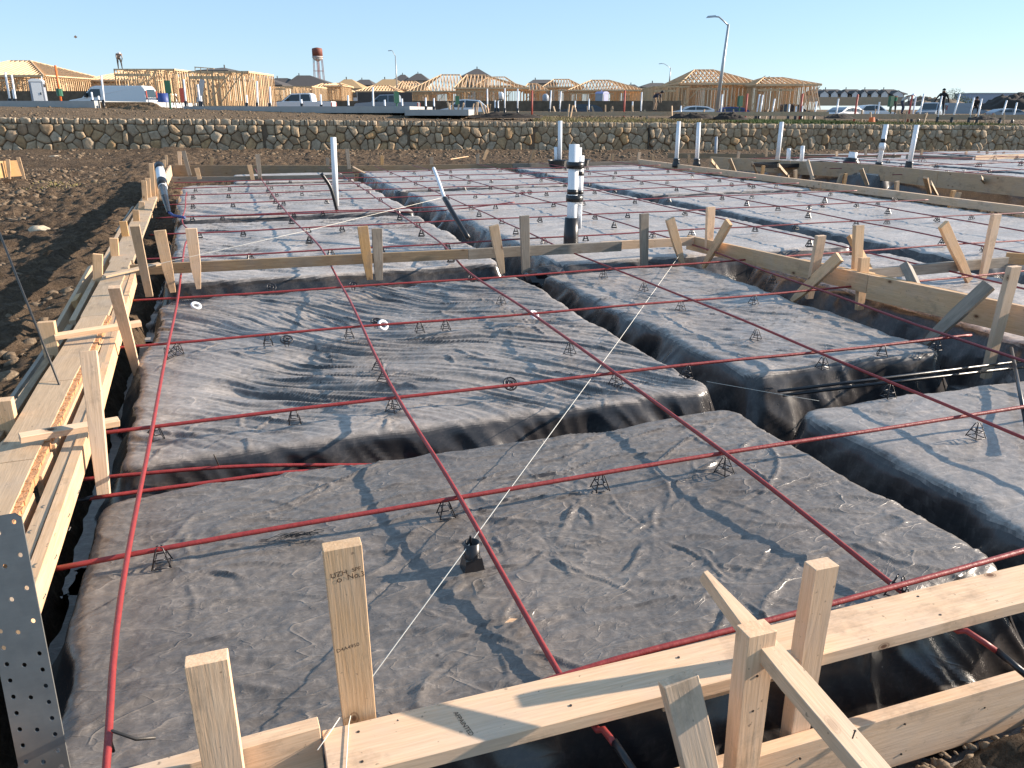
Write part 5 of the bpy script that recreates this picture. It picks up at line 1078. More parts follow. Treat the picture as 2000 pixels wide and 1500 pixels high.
WH = [(22, 145, 41.5, .05), (33, 150, 41.5, .06), (31, 176, 41.5, .03), (204, 151, 41.5, .1), (183, 181, 41.5, .02), (196, 188, 41.8, .0), (364, 158, 42.5, .05), (392, 167, 44, 0), (395, 188, 42.5, 0), (483, 186, 42.5, .03), (503, 161, 43, .1), (528, 171, 43, .08), (590, 194, 44, 0), (628, 185, 43, 0), (681, 187, 43, 0), (729, 172, 43, .03),
      (752, 195, 44, 0), (786, 193, 45, 0), (832, 191, 46, 0), (848, 192, 47, 0), (952, 175, 52, 0), (967, 196, 52, 0), (973, 197, 52, 0), (986, 174, 52, 0), (1011, 175, 52, 0), (1073, 178, 50, .1), (1092, 180, 50, .1), (1123, 197, 50, 0), (1150, 193, 52, 0), (1235, 198, 50, 0), (1252, 181, 50, 0),
      (1330, 206, 50, 0), (1408, 185, 48, .03), (1478, 185, 48, .1), (1484, 186, 48, .12), (1507, 193, 48, .15), (1541, 203, 48, 0), (1555, 207, 48, 0), (1567, 206, 48, 0), (1592, 198, 48, .05), (1634, 193, 49, .05), (1716, 199, 49, 0), (1784, 189, 48, .05), (1797, 184, 48, .12), (1834, 188, 48, .06), (1862, 184, 48, .3), (1896, 191, 48, .1), (1912, 193, 48, .08), (1957, 196, 48, .25), (1982, 200, 49, .08)]
def lw(i, u):
    n = ['far left', 'left', 'left of the middle', 'middle', 'right of the middle', 'right', 'far right'][min(6, int(u / 286))]
    return 'white plastic pipe standing on the upper lot, %s, %s' % (n, 'tall' if WH[i][1] < 182 else 'short')
WHO = {u: k + 1 for k, u in enumerate(sorted(w[0] for w in WH))}
# same-height neighbours share a label, the rest are told apart by their place
seen = {}
def lwu(i, u):
    l = lw(i, u); seen[l] = seen.get(l, 0) + 1; return l if seen[l] == 1 else l + ', number %s from the left there' % ['zero', 'one', 'two', 'three', 'four', 'five', 'six', 'seven', 'eight', 'nine', 'ten', 'eleven', 'twelve'][min(seen[l], 12)]
stubs(WH, 'white_pipe', 'white', .045, 'white pipes on the upper lot', lambda i, u: '%s white pipe from the left on the upper lot, a %s one' % (ordinal(WHO[u]), 'tall' if WH[i][1] < 182 else 'short'), base_black=True)
stubs([(1039, 178, 49, 0), (1219, 178, 49, 0), (1457, 184, 48, 0), (1563, 184, 48, .05), (1671, 185, 48, .03), (1776, 187, 48, .08)], 'marker_pipe', 'redpaint', .055, 'red marker pipes on the upper lot', lambda i, u: 'red topped pipe on the upper lot, %s from the left' % ['first', 'second', 'third', 'fourth', 'fifth', 'sixth'][i])
o = MB().tube([(0, 0, -.2), (.02, 0, hv(41.6, 133) - hv(41.6, 196))], .05, 8).build('marker_stake', M['orange'], smooth=True); p = spot(122, 41.6); o.location = (p.x, p.y, hv(41.6, 196)); tag(o, 'tall orange topped lath left of the white van', 'stake')
MB().tube([(0, 0, .2), (0, 0, .55)], .14, 8).build('green_cap', M['green'], o)
for i, (u, v0, v1, F, l) in enumerate(((333, 160, 214, 42, 'green topped lath leaning beside the blue barrel'), (775, 180, 207, 46, 'green topped lath beside the dark grey pickup'), (1444, 188, 216, 50, 'green bundle standing before the largest framed house'), (1738, 188, 218, 49, 'leaning green stake by the crouching workers'), (893, 188, 200, 60, 'small green box on a lath before a framed house'))):
    z1, z0 = hv(F, v0), hv(F, v1); p = spot(u, F); o = MB().tube([(0, 0, z0), (.05, 0, z1)], .05, 6).build('marker_stake', M['green']); o.location = (p.x, p.y, 0); MB().box(-.12, .14, -.1, .1, z1 - .6, z1).build('flag', M['green'], o); tag(o, l, 'stake', 'green marker stakes')
# small wooden stakes on the upper lot
rs = random.Random(31); one = None
US = sorted(rs.choice([rs.uniform(870, 960), rs.uniform(1060, 1300), rs.uniform(1300, 1700), rs.uniform(1700, 2000)]) for _ in range(60))
for i in range(60):
    u = US[i]; F = rs.uniform(45, 50); p = spot(u, F)
    if one is None: one = MB().bar((0, 0, -.3), (.04, 0, .62), .09, .05, (0, 1, 0)).build('wooden_stake', M['wood_plank']); o = one
    else: o = one.copy(); C.objects.link(o)
    o.location = (p.x, p.y, p.z + rs.uniform(-.1, .12)); o.rotation_euler = (rs.uniform(-.2, .2), rs.uniform(-.35, .35), rs.uniform(0, 3)); tag(o, '%s small pale stake from the left among the forms of the upper lot' % ordinal(i + 1), 'stake', 'small stakes on the upper lot')

# vehicles: side profile bodies with glass, wheels, lamps
def wheel(parent, x, y, r=.36, w=.24):
    o = MB().tube([(x, y - w / 2, r), (x, y + w / 2, r)], r, 16).build('wheel', M['tyre'], parent, False); MB().tube([(x, y - w / 2 - .01, r), (x, y + w / 2 + .01, r)], r * .58, 12).build('rim', M['galv'], o)
def profile(pts, hw, m, name, parent, inset=0.0, zc=None):
    """extrude a side outline (x, z); upper points lean inward"""
    n = len(pts); V = []
    for s_ in (-1, 1):
        for (x, z) in pts: V.append((x, s_ * (hw - inset * max(0, (z - zc) if zc else 0)), z))
    F_ = [tuple(range(n)), tuple(range(2 * n - 1, n - 1, -1))] + [(i, i + n, (i + 1) % n + n, (i + 1) % n) for i in range(n)]
    o = mesh_obj(name, V, F_, M[m], parent)
    bm = bmesh.new(); bm.from_mesh(o.data); bmesh.ops.recalc_face_normals(bm, faces=bm.faces); bmesh.ops.bevel(bm, geom=[e for e in bm.edges], offset=.035, segments=2, affect='EDGES', clamp_overlap=True); bm.to_mesh(o.data); bm.free(); return o
def vehicle(kind, u, F, paint, label, face=-1, z=None, yaw=0.0, L=None):
    p = spot(u, F); root = empty(kind, (p.x, p.y, p.z if z is None else z), HEAD + yaw); root.scale = (face, 1, 1); nm_ = {'pickup_truck': 'pickup', 'cargo_van': 'van', 'parked_car': 'car', 'parked_wagon': 'car'}[kind]; tag(root, label, nm_, 'vehicles on the upper street')
    if kind == 'pickup_truck':   # front towards -x before mirroring: length 5.8
        profile([(-2.9, .45), (-2.9, .95), (-2.75, 1.12), (-1.35, 1.22), (2.9, 1.22), (2.9, .5), (2.0, .42), (-2.2, .42)], .97, paint, 'body', root)
        cab = profile([(-1.45, 1.18), (-.55, 1.86), (.95, 1.90), (1.15, 1.80), (1.25, 1.18)], .90, paint, 'cab', root, .22, 1.18)
        for s_ in (-1, 1):
            for (a, b2, c, d) in (((-1.2, 1.25), (-.55, 1.76), (.15, 1.79), (.15, 1.25)), ((.25, 1.25), (.25, 1.79), (.98, 1.79), (1.1, 1.25))):
                y = lambda z: s_ * (.915 - .22 * (z - 1.18)); mesh_obj('side_window', [(q[0], y(q[1]), q[1]) for q in (a, b2, c, d)], [(0, 1, 2, 3)], M['glass'], root)
            MB().box(-.95, -.75, s_ * .97 - .01, s_ * .97 + .02, 1.28, 1.42).build('mirror', M['black'], root)
            MB().box(2.86, 2.925, s_ * .9 - .08, s_ * .9 + .06, .8, 1.15).build('tail_light', M['redpaint'], root)
        mesh_obj('windscreen', [(-1.46, -.78, 1.24), (-1.46, .78, 1.24), (-.66, .68, 1.82), (-.66, -.68, 1.82)], [(0, 1, 2, 3)], M['glass'], root)
        wheel(root, -1.9, -.86); wheel(root, 1.75, -.86); wheel(root, -1.9, .86); wheel(root, 1.75, .86)
    elif kind == 'cargo_van':
        profile([(-2.9, .45), (-2.95, .95), (-2.7, 1.15), (-1.75, 1.3), (-1.0, 2.05), (-.7, 2.15), (2.75, 2.15), (2.95, 1.9), (3.0, .5)], 1.0, paint, 'body', root, .10, 1.2)
        for s_ in (-1, 1):
            mesh_obj('side_window', [(-1.6, s_ * 1.01, 1.38), (-1.0, s_ * .95, 1.92), (-.35, s_ * .95, 1.92), (-.35, s_ * 1.01, 1.38)], [(0, 1, 2, 3)], M['glass'], root)
            MB().box(-1.45, -1.3, s_ * 1.02, s_ * 1.18, 1.35, 1.65).build('mirror', M['black'], root); MB().box(2.97, 3.02, s_ * .86 - .06, s_ * .86 + .06, 1.2, 1.8).build('tail_light', M['redpaint'], root)
        mesh_obj('windscreen', [(-1.86, -.85, 1.28), (-1.86, .85, 1.28), (-1.1, .8, 2.02), (-1.1, -.8, 2.02)], [(0, 1, 2, 3)], M['glass'], root)
        mesh_obj('rear_window', [(3.0, -.75, 1.35), (3.0, .75, 1.35), (2.96, .7, 1.9), (2.96, -.7, 1.9)], [(0, 1, 2, 3)], M['glass'], root)
        wheel(root, -2.0, -.9); wheel(root, 2.0, -.9); wheel(root, -2.0, .9); wheel(root, 2.0, .9)
    else:
        h = 1.72 if kind == 'parked_wagon' else 1.45
        profile([(-2.25, .4), (-2.3, .8), (-1.2, 1.0), (-.35, h - .05), (.3, h), (1.5, h - .08), (2.15, 1.1), (2.3, .95), (2.3, .45)], .92, paint, 'body', root, .28, .95)
        for s_ in (-1, 1):
            y = lambda z: s_ * (.93 - .28 * (z - .95)); 
            for q in (((-.95, 1.06), (-.3, h - .14), (.25, h - .1), (.25, 1.06)), ((.33, 1.06), (.33, h - .1), (1.35, h - .16), (1.85, 1.1))):
                mesh_obj('side_window', [(a, y(b2), b2) for a, b2 in q], [(0, 1, 2, 3)], M['glass'], root)
            MB().box(2.2, 2.32, s_ * .75 - .1, s_ * .75 + .1, .8, .98).build('tail_light', M['redpaint'], root)
        mesh_obj('windscreen', [(-1.17, -.72, 1.03), (-1.17, .72, 1.03), (-.42, .62, h - .1), (-.42, -.62, h - .1)], [(0, 1, 2, 3)], M['glass'], root)
        wheel(root, -1.4, -.82, .32, .2); wheel(root, 1.4, -.82, .32, .2); wheel(root, -1.4, .82, .32, .2); wheel(root, 1.4, .82, .32, .2)
    return root
vehicle('cargo_van', 222, 62, 'paint_white', 'long white cargo van parked behind the left slab', 1, z=hv(62, 170) - 2.15)
vehicle('pickup_truck', 588, 72, 'paint_white', 'white crew cab pickup behind the long slab, left one', 1, z=hv(72, 183) - 1.9)
vehicle('pickup_truck', 757, 76, 'paint_silver', 'dark grey crew cab pickup behind the long slab, right one', 1, z=hv(76, 185) - 1.9)
vehicle('parked_wagon', 903, 72, 'paint_white', 'white wagon at the right end of the long slab', 1, z=hv(72, 194) - 1.72)
vehicle('pickup_truck', 318, 70, 'paint_white', 'white vehicle end behind the blue barrel, beside the cargo van', 1, z=hv(70, 184) - 1.9, yaw=1.1)
vehicle('parked_car', 1350, 84, 'paint_white', 'white car before the largest framed house, left', 1, z=hv(84, 206) - 1.45)
vehicle('pickup_truck', 1545, 90, 'paint_dark', 'dark pickup before the right half of the largest framed house', -1, z=hv(90, 203) - 1.9)
vehicle('parked_car', 1420, 90, 'blue', 'dark blue car before the largest framed house, middle', 1, z=hv(90, 208) - 1.45)
vehicle('parked_car', 1645, 76, 'paint_silver', 'silver blue car right of the dark pickup', 1, z=hv(76, 208) - 1.45, yaw=.6)
vehicle('parked_wagon', 1708, 100, 'paint_white', 'small white wagon left of the green stake', -1, z=hv(100, 204) - 1.72)
vehicle('cargo_van', 1884, 118, 'paint_silver', 'grey van right of the worker in black', -1, z=hv(118, 201) - 2.15)
vehicle('parked_wagon', 1818, 85, 'paint_silver', 'grey wagon behind the worker in black', 1, z=hv(85, 200) - 1.72, yaw=.9)
vehicle('parked_car', 1975, 90, 'paint_silver', 'silver car at the right edge before the dark mound', -1, z=hv(90, 211) - 1.45)
vehicle('parked_car', 1132, 84, 'paint_dark', 'low dark blue car left of the blue portable toilet', 1, z=hv(84, 203) - 1.45)

def toilet(u, F, v0, label, m1, m2, yaw=0.0):
    p = spot(u, F); z = hv(F, v0) - 2.25; root = empty('portable_toilet', (p.x, p.y, z), HEAD + yaw); tag(root, label, 'portable toilet', 'portable toilets')
    MB().box(-.55, .55, -.55, .55, .12, 2.0).build('cabin', M[m1], root); MB().box(-.6, .6, -.6, .6, 0, .12).build('base', M['black'], root)
    b = MB(); pr = [(-.58, 2.0), (-.52, 2.14), (-.25, 2.25), (.25, 2.25), (.52, 2.14), (.58, 2.0)]
    b.add([(x, y, zz) for y in (-.58, .58) for x, zz in pr], [tuple(range(6)), tuple(range(11, 5, -1))] + [(i, i + 6, (i + 1) % 6 + 6, (i + 1) % 6) for i in range(6)]); b.build('roof', M[m2], root)
    d = MB().box(-.38, .38, -.585, -.553, .16, 1.92).build('door', M[m2], root); MB().box(.24, .32, -.61, -.585, .9, 1.1).build('handle', M['black'], d)
    MB().box(.553, .57, -.4, .4, 1.55, 1.8).build('vent', M['black'], root); MB().tube([(.4, .4, 2.0), (.4, .4, 2.45)], .05, 8).build('vent_pipe', M[m2], root); return root
toilet(81, 75, 157, 'grey white portable toilet at the left beside a framed house', 'greyplastic', 'paint_white', .35)
toilet(1175, 96, 180, 'blue and grey portable toilet right of the middle of the upper lot', 'greyplastic', 'lavender', .8)
def tank(u, F, v0, v1, label, m='paint_white'):
    p = spot(u, F); zt, zb = hv(F, v0), hv(F, v1); h = zt - zb; root = empty('handwash_tank', (p.x, p.y, zb)); tag(root, label, 'tank', 'small tanks')
    MB().tube([(0, 0, .1), (0, 0, h * .8), (0, 0, h)], [h * .33, h * .33, h * .15], 12).build('barrel', M[m], root, True); MB().box(-h * .3, h * .3, -h * .3, h * .3, 0, .1).build('stand', M['black'], root)
tank(979, 110, 181, 196, 'white tank before the middle framed house'); tank(1065, 100, 184, 203, 'grey tank left of the blue portable toilet', 'greyplastic'); tank(1242, 130, 189, 198, 'small white tank right of the hipped framed house')
p = spot(322, 50); o = MB().tube([(0, 0, 0), (0, 0, .5), (0, 0, 1.0)], [.3, .33, .3], 12).build('blue_barrel', M['blue'], smooth=True); o.location = (p.x, p.y, hv(50, 183) - 1.0); tag(o, 'dark blue barrel standing by the green topped lath', 'barrel')
o = MB().box(-.5, .5, -.1, .1, -.6, 0).build('shelf_board', M['wood_old']); o.location = (*spot(323, 50).xy, hv(50, 183) - 1.0); tag(o, 'grey board under the dark blue barrel', 'board')
p = spot(1706, 46); o = MB().tube([(0, 0, 0), (0, 0, .25)], [.18, .13], 10).build('orange_bucket', M['orange']); o.location = (p.x, p.y, hv(46, 236)); tag(o, 'small orange bucket on the grass at the top of the wall', 'bucket')

# ------------------------------------------------------------------ framed houses
def framed_house(u0, u1, F, v_eave, v_ridge, label, base_v=214, dep=11.0, ridge=(.3, .62), roof='rafters', m='lumber_far', walls=True, hip=(1, 1), yaw=0.0, sheath=False, stud_step=.41, over=.3):
    a = spot(u0, F); b = spot(u1, F); L = (b - a).xy.length; z0 = hv(F, base_v); ze = hv(F, v_eave) - z0; zr = hv(F, v_ridge) - z0
    root = empty('framed_house', (a.x, a.y, z0), math.atan2(b.y - a.y, b.x - a.x) + yaw); tag(root, label, 'house frame', 'house frames under construction')
    rs_ = random.Random(int(u0)); s = MB(); t = .09
    n = int(L / stud_step)
    for yy in (0, dep * .22, dep * .45, dep * .75, dep):
        for i in range(n + 1):
            x = L * i / n
            if rs_.random() < .06: continue
            s.bar((x, yy, 0), (x, yy, ze), .06, .09, (0, 1, 0))
            if yy == 0 and rs_.random() < .12: s.bar((x, yy, ze * .15), (x + ze * .7, yy + .02, ze * .95), .08, .04, (0, 1, 0))
        s.bar((0, yy, .04), (L, yy, .04), .09, .08); s.bar((0, yy, ze - .06), (L, yy, ze - .06), .09, .12); 
        if yy == 0: s.bar((0, yy, ze * .82), (L * .6, yy, ze * .82), .09, .2)
    nd = int(dep / stud_step)
    for xx in (0, L * .38, L * .7, L):
        for i in range(nd + 1): s.bar((xx, dep * i / nd, 0), (xx, dep * i / nd, ze), .09, .06, (1, 0, 0))
        s.bar((xx, 0, ze - .06), (xx, dep, ze - .06), .09, .12)
    o = s.build('stud_walls', M[m], root); o['kind'] = 'stuff'
    if roof:
        r = MB(); x0, x1 = L * ridge[0], L * ridge[1]; ym = dep / 2; ov = over
        def roofz(x, y):
            ky = 1 - abs(y - ym) / (ym + ov); kx0 = (x + ov) / (x0 + ov) if hip[0] else 9; kx1 = (L + ov - x) / (L + ov - x1) if hip[1] else 9
            return ze + (zr - ze) * max(0, min(1, ky, kx0, kx1))
        nr = int((L + 2 * ov) / .5)
        for i in range(nr + 1):
            x = -ov + (L + 2 * ov) * i / nr
            for y0, y1 in ((-ov, ym), (dep + ov, ym)):
                # rafters follow the roof and stop at the hip
                kx = min((x + ov) / (x0 + ov) if hip[0] else 9, (L + ov - x) / (L + ov - x1) if hip[1] else 9, 1); ye = y0 + (y1 - y0) * kx
                r.bar((x, y0, ze), (x, ye, ze + (zr - ze) * kx), .09, .16)
                if rs_.random() < .95: r.bar((x, y0, ze), (x, y0 + (ye - y0) * .5, ze + (zr - ze) * kx * .5), .05, .09); r.bar((x, y0 + (ye - y0) * .5, ze), (x, y0 + (ye - y0) * .25, ze + (zr - ze) * kx * .25), .05, .08); r.bar((x, y0 + (ye - y0) * .5, ze), (x, ye, ze + (zr - ze) * kx), .05, .08)
            r.bar((x, 0, ze + .05), (x, dep, ze + .05), .05, .1)
        nj = int((dep + 2 * ov) / .5)
        for side, use in ((0, hip[0]), (1, hip[1])):
            if not use: continue
            for i in range(nj + 1):
                y = -ov + (dep + 2 * ov) * i / nj; k = 1 - abs(y - ym) / (ym + ov); xe = (-ov + (x0 + ov) * k) if side == 0 else (L + ov - (L + ov - x1) * k); xs_ = -ov if side == 0 else L + ov
                r.bar((xs_, y, ze), (xe, y, ze + (zr - ze) * k), .06, .14)
        r.bar((x0, ym, zr), (x1, ym, zr), .06, .2)
        for (cx, cy, xr) in ((-ov, -ov, x0), (-ov, dep + ov, x0), (L + ov, -ov, x1), (L + ov, dep + ov, x1)): r.bar((cx, cy, ze), (xr, ym, zr), .08, .22)
        r.bar((-ov, -ov, ze), (L + ov, -ov, ze), .06, .2)
        o = r.build('roof_rafters', M['lumber_far2'], root); o['kind'] = 'stuff'
        if sheath:
            c = [(-ov, -ov, ze), (L + ov, -ov, ze), (L + ov, dep + ov, ze), (-ov, dep + ov, ze), (x0, ym, zr), (x1, ym, zr)]; c = [(x_, y_, z_ + .12) for x_, y_, z_ in c]
            mesh_obj('roof_sheathing', c, [(0, 1, 5, 4), (2, 3, 4, 5), (1, 2, 5), (3, 0, 4)], M['roof_tan'], root)
    return root
framed_house(1330, 1478, 92, 166, 137, 'largest framed house with open hip roof of rafters, behind the tall street lamp', 219, 12, (.30, .55), m='lumber_far')
framed_house(1275, 1345, 90, 170, 166, 'low open framed garage at the left of the largest framed house', 219, 8, roof=None)
framed_house(1476, 1592, 88, 168, 153, 'right wing of the largest framed house', 219, 8, (.28, .60))
framed_house(1112, 1254, 120, 178, 157, 'hipped framed house behind the blue portable toilet', 209, 13, (.35, .60))
framed_house(892, 1030, 112, 174, 147, 'framed house with pale hip rafters at the middle of the skyline', 203, 12, (.12, .36))
framed_house(1024, 1066, 118, 178, 164, 'small framed wing right of the middle framed house', 203, 10, (.2, .6))
framed_house(800, 905, 125, 180, 147, 'framed house partly hidden left of the middle one', 203, 12, (.55, .9))
framed_house(1062, 1136, 150, 172, 156, 'farther framed house between the two hipped ones', 205, 12, (.3, .7))
framed_house(235, 350, 66, 139, 139, 'open wall frame with long top plates behind the cargo van', 200, 7, roof=None, stud_step=.5)
framed_house(378, 492, 58, 143, 143, 'tall open wall frame left of the two pickups', 208, 6, roof=None, stud_step=.4)
framed_house(175, 305, 95, 160, 138, 'framed house with hip rafters behind the open wall frame', 200, 11, (.42, .8))
framed_house(-90, 95, 85, 152, 119, 'framed house with steep rafters at the left edge', 196, 13, (.30, .52))
framed_house(92, 190, 110, 157, 156, 'row of open studs right of the left portable toilet', 195, 8, roof=None)
framed_house(485, 612, 110, 170, 169, 'row of low open studs before the brown roofs', 200, 9, roof=None)
framed_house(640, 668, 120, 170, 164, 'small framed section under the water tower', 196, 8, (.3, .6))
framed_house(600, 668, 135, 178, 164, 'framed house between the brown roofs and the water tower foot', 200, 10, (.3, .6))
framed_house(700, 775, 140, 180, 168, 'low framed house left of the thin street lamp', 200, 10, (.3, .7))
framed_house(770, 830, 150, 176, 160, 'framed house right of the thin street lamp', 200, 10, (.2, .6))
framed_house(930, 1010, 160, 170, 152, 'far framed house seen through the middle rafters', 200, 10, (.3, .7))
framed_house(1230, 1290, 170, 186, 178, 'low far framed house left of the open framed garage', 205, 10, (.3, .7))
framed_house(0, 90, 120, 166, 150, 'far framed house behind the steep rafters at the left edge', 196, 10, (.3, .7))
framed_house(300, 400, 105, 160, 152, 'far framed house between the two open wall frames', 200, 10, (.3, .7))
# temporary braces sticking up at the largest house
b = MB(); 
for (u0, v0, u1, v1) in ((1300, 165, 1345, 153), (1305, 164, 1350, 152), (1312, 165, 1357, 153), (1478, 160, 1495, 148), (1492, 160, 1503, 149)): b.bar(aF(u0, v0, 91), aF(u1, v1, 91), .07, .07)
tag(b.build('loose_rafters', M['lumber_far']), 'loose rafters sticking up beside the roof of the largest framed house', 'rafters', kind='stuff')
for i, (u, v0, v1, tl) in enumerate(((1568, 158, 206, -.3), (1584, 170, 210, -.5), (1590, 172, 210, -.4), (1594, 168, 214, .1))):
    F = 86; A = aF(u + 8, v1, F); B = aF(u, v0, F); o = MB().bar(A, B, .09, .05, (0, 1, 0)).build('long_board', M['wood_pale']); tag(o, '%s long pale board leaning at the right end of the largest house' % ['first', 'second', 'third', 'fourth'][i], 'board', 'leaning boards far right')
tag(MB().bar(aF(380, 131, 60), aF(418, 134, 60), .08, .06).bar(aF(381, 131, 60), aF(381, 143, 60), .05, .05).bar(aF(392, 132, 60), aF(392, 143, 60), .05, .05).bar(aF(405, 133, 60), aF(405, 143, 60), .05, .05).build('guard_rail', M['lumber_far']), 'guard rail on top of the tall open wall frame', 'rail')

# ------------------------------------------------------------------ finished houses far behind
def house(u0, u1, F, v_eave, v_ridge, label, wall='stucco', roof='roof', base_v=205, dep=12, ridge=(.3, .7), gables=0, windows=2, group='finished houses with brown roofs', hip=True):
    a = spot(u0, F); b = spot(u1, F); L = (b - a).xy.length; z0 = hv(F, base_v); ze = hv(F, v_eave) - z0; zr = hv(F, v_ridge) - z0; ov = .6
    root = empty('house', (a.x, a.y, z0), math.atan2(b.y - a.y, b.x - a.x)); tag(root, label, 'house', group)
    MB().box(0, L, 0, dep, 0, ze).build('wall', M[wall], root); x0, x1 = L * ridge[0], L * ridge[1]; ym = dep / 2
    c = [(-ov, -ov, ze + .003), (L + ov, -ov, ze + .003), (L + ov, dep + ov, ze + .003), (-ov, dep + ov, ze + .003), (x0, ym, zr), (x1, ym, zr)]
    rf = mesh_obj('roof', c + [(x_, y_, z_ - .22) for x_, y_, z_ in c[:4]], [(0, 1, 5, 4), (2, 3, 4, 5), (1, 2, 5), (3, 0, 4), (0, 6, 7, 1), (1, 7, 8, 2), (2, 8, 9, 3), (3, 9, 6, 0), (9, 8, 7, 6)], M[roof], root)
    MB().tube([(x0 + .5, ym, zr - .1), (x0 + .5, ym, zr + .5)], .12, 6).build('vent_pipe', M['black'], rf)
    for i in range(gables):
        gx = L * (i + .5) / gables; gw = L / gables * .34; h = (zr - ze) * .55
        MB().add([(gx - gw, -ov - .4, ze - .1), (gx + gw, -ov - .4, ze - .1), (gx, -ov - .4, ze + h), (gx - gw, 0, 0), (gx + gw, 0, 0), (gx - gw, -ov - .4, 0), (gx + gw, -ov - .4, 0)], [(0, 1, 2), (5, 6, 1, 0)]).build('gable', M['stucco_white'], root)
        MB().add([(gx - gw - .3, -ov - .6, ze - .3), (gx, -ov - .6, ze + h + .15), (gx, ym * .8, ze + h + .15), (gx - gw - .3, ym * .3, ze - .3), (gx + gw + .3, -ov - .6, ze - .3), (gx + gw + .3, ym * .3, ze - .3)], [(0, 1, 2, 3), (1, 4, 5, 2)]).build('gable_roof', M[roof], root)
    for i in range(windows):
        wx = L * (i + .5) / windows; w = MB().box(wx - .6, wx + .6, -.04, -.005, ze * .35, ze * .8).build('window', M['glass'], root); MB().box(wx - .7, wx + .7, -.09, -.042, ze * .29, ze * .34).build('sill', M['stucco_white'], w)
    return root
house(492, 552, 190, 168, 152, 'brown roofed house just right of the tall open frame', ridge=(.05, .30)); house(520, 600, 200, 170, 154, 'brown roofed house, second right of the tall open frame', ridge=(.12, .42)); house(562, 655, 200, 170, 149, 'brown roofed house left of the water tower', ridge=(.12, .40))
house(655, 706, 180, 174, 156, 'house with tan roof sheathing right of the water tower', 'stucco_white', 'roof_tan', 200, ridge=(.2, .5)); house(692, 728, 230, 168, 157, 'small dark roof between the two tan roofed houses', ridge=(.2, .7)); house(728, 800, 190, 174, 156, 'house with tan roof sheathing left of the dark pair of roofs', 'stucco_white', 'roof_tan', 200, ridge=(.2, .55))
house(768, 800, 250, 162, 148, 'dark roof left of the pair behind the street lamp', ridge=(.4, .65)); house(798, 836, 250, 160, 146, 'dark roof of the pair right of the thin street lamp', ridge=(.35, .6)); house(905, 956, 190, 153, 137, 'tall dark hip roof above the middle framed houses', ridge=(.42, .58))
house(1035, 1085, 220, 165, 157, 'dark roof between the two hipped framed houses', ridge=(.15, .8)); house(1224, 1252, 230, 178, 166, 'small dark roof right of the hipped framed house', ridge=(.3, .7)); house(1254, 1315, 200, 172, 163, 'grey house with dark roof left of the largest framed house', 'greywall', 'roof', 206, ridge=(.35, .75))
house(98, 114, 230, 156, 151, 'dark roof far behind the left portable toilet', ridge=(.2, .8)); house(124, 168, 240, 158, 152, 'long dark roof far behind the row of open studs', ridge=(.1, .9)); house(400, 450, 150, 142, 134, 'dark roof peeking over the tall open wall frame', ridge=(.4, .5))
for i, (u0, u1) in enumerate(((1592, 1616), (1614, 1652), (1655, 1690), (1692, 1730), (1730, 1762))):
    house(u0, u1, 215, 184, 175, 'white gabled house in the far row at the right, %s from the left' % ['first', 'second', 'third', 'fourth', 'fifth'][i], 'stucco', 'roof', 198, 10, (.1, .85), gables=2 if i in (1, 2, 3) else 1, windows=2, group='row of gabled houses far right')
o = MB().box(0, 22, 0, 12, 0, 6).build('warehouse', M['greywall']); p = aF(1893, 200, 330); o.location = (p.x, p.y, hv(330, 213)); o.rotation_euler = (0, 0, HEAD); 
tag(o, 'long grey blue warehouse on the horizon at the right', 'warehouse'); MB().box(-.2, 22.2, -.2, 12.2, 6, 6.3).build('parapet', M['galv'], o)
# second stone wall and fence lines behind the street
def strip(u0, u1, F, v0, v1, name, m, label, cat, th=.4):
    a = spot(u0, F); b = spot(u1, F); z1, z0 = hv(F, v0), hv(F, v1); d = b - a; o = MB().box(0, d.xy.length, 0, th, z0 - z1 - .5, 0).build(name, M[m]); o.location = (a.x, a.y, z1); o.rotation_euler = (0, 0, math.atan2(d.y, d.x)); return tag(o, label, cat)
M['farwall'] = simple('far_stone_wall', (0.13, 0.10, 0.07), 0.95, scale=2.2, var=.7, bs=.6)
strip(400, 1330, 86, 197, 207, 'retaining_wall', 'farwall', 'brown stone retaining wall below the far framed houses', 'stone wall')
strip(-60, 320, 84, 179, 200, 'retaining_wall', 'farwall', 'brown stone retaining wall behind the cargo van', 'stone wall')
strip(1592, 1765, 205, 190, 202, 'wood_fence', 'wood_plank', 'tan fence below the row of gabled houses', 'fence', .1)
strip(700, 806, 82, 181, 192, 'dark_screen', 'roof', 'dark screen fence behind the grey pickup', 'fence', .1)
# earth mounds and debris heaps
def mound(u, F, w, d, h, z, label, m='dirt_dark', seed=1, name='earth_mound'):
    n = 40; a = np.linspace(-1, 1, n); A, B_ = np.meshgrid(a, a); r_ = np.clip(1 - (A ** 2 + B_ ** 2), 0, 1); Zm = h * r_ ** .8 * (1 + .55 * fbm(A * 2.2 + seed, B_ * 2.2, 4) + .3 * np.abs(fbm(A * 7 + seed, B_ * 7, 2))) - .05; p = spot(u, F)
    o = grid_obj(name, A * w, B_ * d, Zm, M[m]); o.location = (p.x, p.y, z); o.rotation_euler = (0, 0, HEAD); return tag(o, label, 'earth mound')
mound(2020, 120, 8, 7, 2.0, hv(120, 213), 'tall dark earth mound at the right edge of the skyline', seed=3); mound(1945, 125, 4, 4, .8, hv(125, 211), 'low shoulder of the dark mound at the right', seed=6); mound(1815, 200, 9, 6, 1.5, hv(200, 206), 'grey mound far behind the worker in black', 'farwall', 5)
